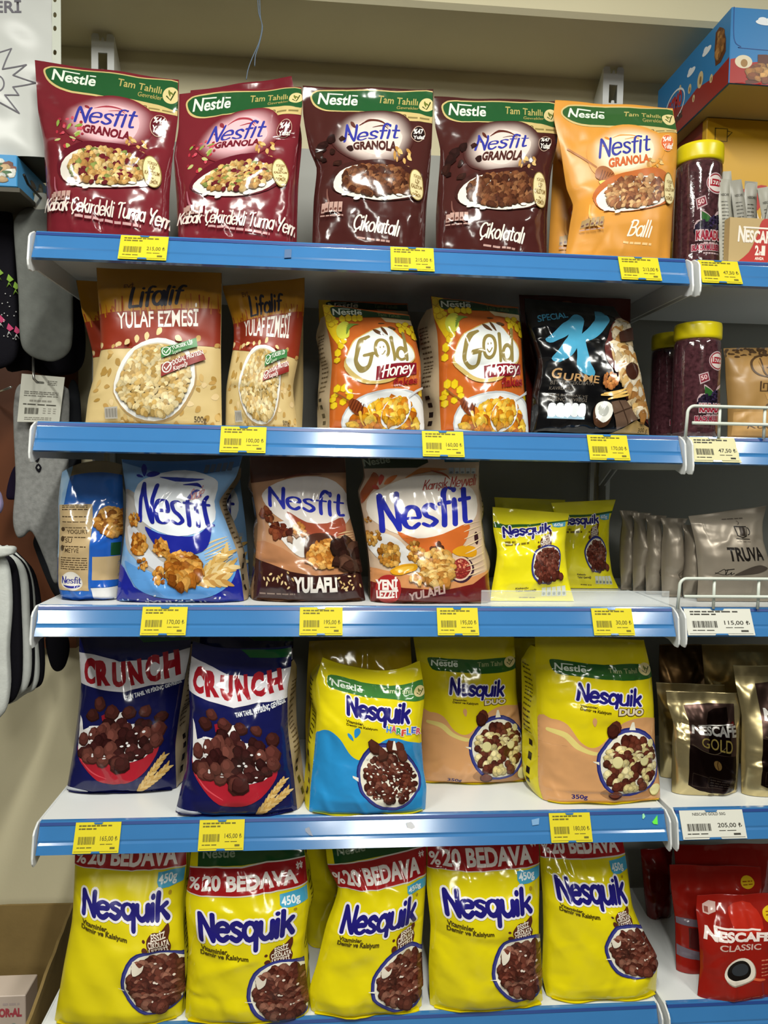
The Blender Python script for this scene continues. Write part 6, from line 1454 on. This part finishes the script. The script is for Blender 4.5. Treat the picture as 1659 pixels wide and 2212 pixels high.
# paper tag of the grey sock, on a hook
tg = thing('swing_tag', 'white paper tag with barcode hanging in front of the grey sock', 'tag', aty(37, 911, .215))
a, b, cc, d = aty(46, 808, .215), aty(139, 816, .215), aty(127, 914, .215), aty(36, 912, .215)
Vt = np.array([a, b, cc, d]); mesh_np('paper', np.concatenate([Vt, Vt+np.array([0, .001, 0])]), [(0, 3, 2, 1), (4, 5, 6, 7), (0, 1, 5, 4), (1, 2, 6, 5), (2, 3, 7, 6), (3, 0, 4, 7)], PAPER, tg, np.tile(np.array(lin('#d0d0c4'), np.float32), (8, 1)), False, d)
A = Art([(0, 0), (100, 0), (100, 106), (0, 106)], 40, 2); A.part('small_print')
for y in (12, 16, 20): A.bars('#77756c', 62, y, 84, y, 1.8, 3)
for y in (38, 42, 47): A.bars('#77756c', 10, y, 90, y, 2, 8)
A.bars('#9a988e', 24, 58, 76, 58, 4, 5); A.bars('#4a483f', 10, 66, 90, 67, 2.6, 4)
for y in (96, 100): A.bars('#8a887e', 16, y, 80, y, 1.8, 7)
A.part('barcode'); A.barcode('#4a483f', 15, 74, 48, 88); 
for x in (58, 70, 82): A.bars('#9a988e', x, 75, x+7, 75, 2, 1); A.bars('#9a988e', x, 80, x+7, 80, 2, 1); A.bars('#9a988e', x, 85, x+7, 85, 2, 1)
def quad(u, v):
    u = np.asarray(u)[:, None]; v = np.asarray(v)[:, None]; return d*(1-u)*(1-v)+cc*u*(1-v)+a*(1-u)*v+b*u*v
put_art(A, quad, tg, PAPER, d, base=.3, scale=.4)
h0 = aty(72, 760, .20); hk = thing('hook', 'thin steel hook pin that carries the grey sock tag', 'hook', h0)
bm = bmesh.new(); q = [aty(71, 762, .36), aty(72, 770, .26), aty(72, 800, .17), aty(73, 818, .16), aty(80, 826, .17), aty(93, 827, .19)]; tube(bm, [tuple(x-h0) for x in q], .0022); bm_obj('wire', bm, M_STEEL, hk, True)
h0 = aty(22, 838, .2); hk = thing('hook', 'empty steel hook end before the brown board', 'hook', h0)
bm = bmesh.new(); q = [aty(-30, 852, .36), aty(0, 846, .24), aty(24, 836, .2)]; tube(bm, [tuple(x-h0) for x in q], .002); bm_obj('wire', bm, M_STEEL, hk, True)
h0 = aty(60, 395, .2); hk = thing('hook', 'dark steel hook rod reaching to the grey insole tab', 'hook', h0)
bm = bmesh.new(); q = [aty(52, 378, .10), aty(60, 397, .13), aty(90, 430, .2), aty(110, 446, .26)]; tube(bm, [tuple(x-h0) for x in q], .0022); bm_obj('wire', bm, mat('dark_steel', '#3a3a38', .35, metal=.8), hk, True)
# black socks with neon bows
t, c = soft('patterned_socks', 'knit', 'black sock with green and pink bows', 'sock', [(-90, 440), (-20, 430), (20, 440), (32, 520), (38, 620), (42, 720), (30, 780), (-20, 800), (-90, 790)], .235, .02, M_BLK)
MG, MP = mat('green_yarn', '#7fa838', .8), mat('pink_yarn', '#b83a68', .8); MW = mat('white_yarn', '#b8b8b8', .8)
for k, (cx, cy, mm) in enumerate(((20, 602, MG), (-2, 588, MG), (34, 618, MG), (2, 690, MP), (20, 708, MP), (36, 714, MP))):
    pillow_obj('bow_motif', [(cx-2, cy-10), (cx+10, cy+2), (cx+1, cy+8), (cx-6, cy+2)], .2235, .0015, mm, t, c, 1)
    pillow_obj('bow_tail', [(cx-1, cy+7), (cx+6, cy+18), (cx+1, cy+12), (cx-6, cy+19)], .2232, .0012, MW if mm is MP else MG, t, c, 1)
for k in range(16):
    cx, cy = random.Random(k).uniform(0, 36), random.Random(k+50).uniform(630, 735); pillow_obj('dot_motif', [(cx-1.5, cy), (cx, cy-1.5), (cx+1.5, cy), (cx, cy+1.5)], .2232, .0012, MW, t, c, 2)
soft('patterned_socks', 'knit', 'plain black sock hanging highest, under the blue carton', 'sock', [(-90, 400), (-20, 395), (30, 402), (60, 425), (50, 520), (40, 640), (-20, 660), (-90, 650)], .355, .02, M_BLK)
soft('ankle_sock', 'knit', 'black sock hanging behind the insole in the shadow', 'sock', [(20, 640), (160, 500), (172, 620), (185, 740), (170, 800), (110, 812), (60, 800), (10, 790)], .30, .02, M_BLK)
soft('lilac_sock', 'knit', 'sliver of a lilac sock before the brown board', 'sock', [(-40, 1055), (-5, 1058), (5, 1080), (5, 1098), (-5, 1112), (-40, 1115)], .22, .015, M_LIL)
# striped socks: a bunch hanging side by side
SB = [([(-60, 1205), (-10, 1196), (18, 1215), (26, 1300), (20, 1400), (22, 1490), (4, 1546), (-60, 1560)], .135, M_WHK, 'white sock lowest and frontmost of the hanging bunch'),
      ([(-40, 1203), (10, 1196), (38, 1230), (46, 1340), (48, 1440), (42, 1490), (20, 1520), (-40, 1525)], .165, M_BLK, 'black sock between the white ones in the hanging bunch'),
      ([(-20, 1200), (30, 1200), (58, 1240), (64, 1340), (68, 1430), (62, 1478), (42, 1500), (-20, 1510)], .19, M_WHK, 'white sock with rounded toe, middle of the hanging bunch'),
      ([(-10, 1200), (40, 1203), (66, 1250), (72, 1350), (74, 1440), (66, 1480), (40, 1490), (-10, 1495)], .212, M_BLK, 'black sock tucked behind the middle white sock of the bunch'),
      ([(0, 1200), (45, 1203), (70, 1250), (78, 1350), (85, 1440), (80, 1480), (60, 1497), (0, 1500)], .232, M_WHK, 'rearmost white sock of the bunch, touching the shelf bracket'),
      ([(10, 1205), (60, 1215), (84, 1270), (94, 1380), (96, 1450), (86, 1482), (50, 1490), (10, 1480)], .255, M_BLK, 'black sock at the very rear of the hanging bunch')]
for ol, y, m, lb in SB: soft('ankle_sock', 'knit', lb, 'sock', ol, y, .018, m, 'black and white socks hanging in a bunch')
soft('ankle_sock', 'knit', 'folded white sock cuff lying across the top of the bunch', 'sock', [(-60, 1186), (0, 1180), (30, 1180), (34, 1190), (20, 1200), (-60, 1212)], .12, .02, M_WHK, 'black and white socks hanging in a bunch')
soft('ankle_sock', 'knit', 'dark sock toe pointing down under the third shelf end', 'sock', [(100, 1372), (140, 1368), (150, 1400), (140, 1440), (122, 1450), (108, 1430)], .30, .014, M_BLK)
# blue carton, upper left
bl = aty(37, 404, .13); zt = aty(37, 335, .13)[2]; yb = .30
A = Art([(0, 0), (100, 0), (100, 60), (0, 60)], 20, 2); A.part('printed_front'); A.chunks(['#2f5a34', '#3f6a3c', '#c8a878', '#e0e4dc', '#7a4430'], 80, 30, 16, 18, 18, 4, 7)
B = Art([(0, 0), (100, 0), (100, 60), (0, 60)], 20, 2); B.part('side_print'); B.chunks(['#c8ccb8', '#8a8a5c', '#6a5a40'], 62, 32, 26, 18, 12, 4, 7)
art_box('snack_carton', 'light blue carton under the paper notice', 'carton', (bl[0]-.13, .13, bl[2]), (bl[0], yb, zt), '#3a92cc', {'front': A, 'right': B})
hs = aty(-60, 331, .15); t = thing('carton_shelf', 'dark narrow shelf holding the light blue carton under the notice', 'shelf', (hs[0], .15, hs[2]))
bm = bmesh.new(); box(bm, (-.2, 0, .002), (aty(92, 326, .15)[0]-hs[0], .12, .009)); bm_obj('upper_board', bm, mat('dark_shelf', '#5c5848', .6), t)
bm = bmesh.new(); box(bm, (-.2, -.02, bl[2]-hs[2]-.008), (bl[0]-hs[0]+.004, .20, bl[2]-hs[2]-.001)); bm_obj('lower_board', bm, mat('dark_shelf', '#4a463a', .6), t)
# paper notice in a punched sleeve
y = .135; s0 = aty(-330, 318, y); s1 = aty(133, 318, y); sx = aty(113, 100, y)[0]; zt = 2.10
sg = thing('paper_notice', 'white paper notice in a punched plastic sleeve', 'sign', (s0[0], y, s0[2]))
h = zt-s0[2]; w = s1[0]-s0[0]
def nsurf(u, v):
    u = np.asarray(u); v = np.asarray(v); return np.stack([u*(sx-s0[0]), -.0012*np.sin(u*23+v*9)-.001*np.sin(v*31+u*7), v*h], -1)
P, F = grid(nsurf, 40, 40); n0 = len(P); Q = P+np.array([0, .001, 0])
mesh_np('sheet', np.concatenate([P, Q]), F+[tuple(i+n0 for i in f[::-1]) for f in F], mat('notice_sleeve', '#c6c9c6', .3, spec=.4), sg)
def px2uv(pts):
    out = []
    for px, py in pts: q = aty(px, py, y); out.append(((q[0]-s0[0])/(sx-s0[0])*1000, (1-(q[2]-s0[2])/h)*1000))
    return out
A = Art([(0, 0), (1000, 0), (1000, 1000), (0, 1000)], 30, 2); gk = '#6c6a72'
A.part('lettering'); e = px2uv([(-10, 26), (46, 28)]); A.text(gk, 'ERİ', e[0], e[1], abs(px2uv([(0, 28)])[0][1]-px2uv([(0, 3)])[0][1]), .022)
A.part('lettering#2'); e = px2uv([(-4, 181), (9, 181), (-4, 164)]); A.ring(gk, e[0][0], e[0][1], e[1][0]-e[0][0], e[0][1]-e[2][1], 7, 0, 360, 30)
A.part('starburst_outline'); L_ = px2uv([(-30, 120), (0, 114), (24, 104), (6, 150), (57, 140), (28, 162), (76, 178), (28, 188), (41, 206), (12, 207), (42, 245), (0, 222), (-30, 232)])
for i in range(len(L_)-1): A.line(gk, [L_[i], L_[i+1]], 6.5, 0)
put_art(A, nsurf, sg, PAPER, np.zeros(3), base=.4, scale=.5)
M_SLEEVE = mat('sleeve_strip', '#c9cec2', .25, spec=.5, bump=.3, bscale=60)
w0 = sx-s0[0]; loops = [[(w0, 0), (w, 0), (w, h), (w0, h)]]
for py in (0, 33, 62, 114, 170, 222, -50): 
    q = aty(119, py, y); cx, cz = q[0]-s0[0], q[2]-s0[2]
    if .02 < cz < h-.02: loops.append([(cx+.0028*math.cos(a), cz+.0042*math.sin(a)) for a in np.linspace(0, 2*math.pi, 10, endpoint=False)])
flat = [p for l in loops for p in l]; T = tessellate_polygon([[Vector((p[0], p[1], 0)) for p in l] for l in loops])
mesh_np('punched_strip', np.array([(p[0], -.001, p[1]) for p in flat]+[(p[0], .0, p[1]) for p in flat]), [tuple(t) for t in T]+[tuple(i+len(flat) for i in t[::-1]) for t in T], M_SLEEVE, sg, None, False)
# blue threads from the beam
y = .205
for nm, lb, pp in (('loose_thread', 'longer blue-grey thread dangling from the beam', [(556, -60), (558, 20), (566, 55), (560, 90), (545, 125), (536, 150), (532, 172)]), ('loose_thread', 'shorter blue-grey thread beside the longer one', [(560, -60), (562, 30), (567, 60), (560, 95), (552, 120), (550, 143)])):
    h0 = aty(pp[0][0], pp[0][1], y); t = thing(nm, lb, 'thread', h0, 'threads dangling from the beam'); bm = bmesh.new(); tube(bm, [tuple(x) for x in crom([aty(a_, b_, y+.003*math.sin(i))-h0 for i, (a_, b_) in enumerate(pp)], 6)], .0009, 6); bm_obj('strand', bm, mat('blue_thread', '#5f7186', .5), t, True)
# cardboard box bottom left, with a small white box in it
zb2 = .20; M_KRAFT = mat('corrugated_card', '#8a7448', .75, spec=.15, var=.12, vscale=14, bump=.2, bscale=90)
pr = aty(160, 1950, .33); zr = pr[2]; xr = pr[0]; pf = atz(62, 2212, zr)
cb = thing('cardboard_box', 'open brown cardboard box on the floor below the socks', 'box', (xr, .33, 0.0))
def wall(nm, pts):
    bm = bmesh.new(); vs = [bm.verts.new(p) for p in pts]; f = bm.faces.new(vs); r = bmesh.ops.extrude_face_region(bm, geom=[f]); nrm = Vector(np.cross(np.array(pts[1])-np.array(pts[0]), np.array(pts[2])-np.array(pts[0]))).normalized()
    bmesh.ops.translate(bm, verts=[g for g in r['geom'] if isinstance(g, bmesh.types.BMVert)], vec=nrm*.005); bm_obj(nm, bm, M_KRAFT, cb)
Rn = random.Random(5)
def rag(a, b, n=14):
    a, b = np.array(a), np.array(b); return [tuple(a+(b-a)*k/n+np.array([0, 0, Rn.uniform(-.0025, .0025) if 0 < k < n else 0])) for k in range(n+1)]
base = np.array([xr, .33, 0.0]); fr = pf-base; fr = fr/fr[1]*(-.42); lft = np.array([-.42, .0, 0])
tl = (0, 0, zr)
wall('back_wall', [(0, 0, 0)]+rag((0, 0, zr), (-.42, 0, zr-.004))+[(-.42, 0, 0)])
wall('side_wall', [(0, 0, 0), (fr[0], -.42, 0)]+rag((fr[0], -.42, zr), (0, 0, zr)))
wall('side_wall', [(-.42, 0, 0), (-.42, -.42, 0), (-.42, -.42, zr), (-.42, 0, zr)])
wall('front_wall', [(fr[0], -.42, 0), (-.42, -.42, 0), (-.42, -.42, zr-.05), (fr[0], -.42, zr-.05)])
wall('floor_panel', [(0, 0, .002), (fr[0], -.42, .002), (-.42, -.42, .002), (-.42, 0, .002)])
# stack of white cartons inside
c0 = aty(55, 2150, .16); zt = c0[2]
A = Art([(0, 0), (200, 0), (200, 150), (0, 150)], 30, 2); A.part('printed_front'); A.text('#b04a54', 'OR-AL', (156, 15), (193, 15), 5.5, .06); A.bars('#b8a8a4', 162, 6, 190, 6, 1.6, 3); A.ell('#6a6a6c', 158, 32, 9, 7); A.ell('#8a9a94', 180, 23, 6, 3)
tp = art_box('small_carton', 'small white carton with red lettering inside the cardboard box', 'carton', (c0[0]-.20, .16, .012), (c0[0], .215, zt), '#c9b9ac', {'front': A})
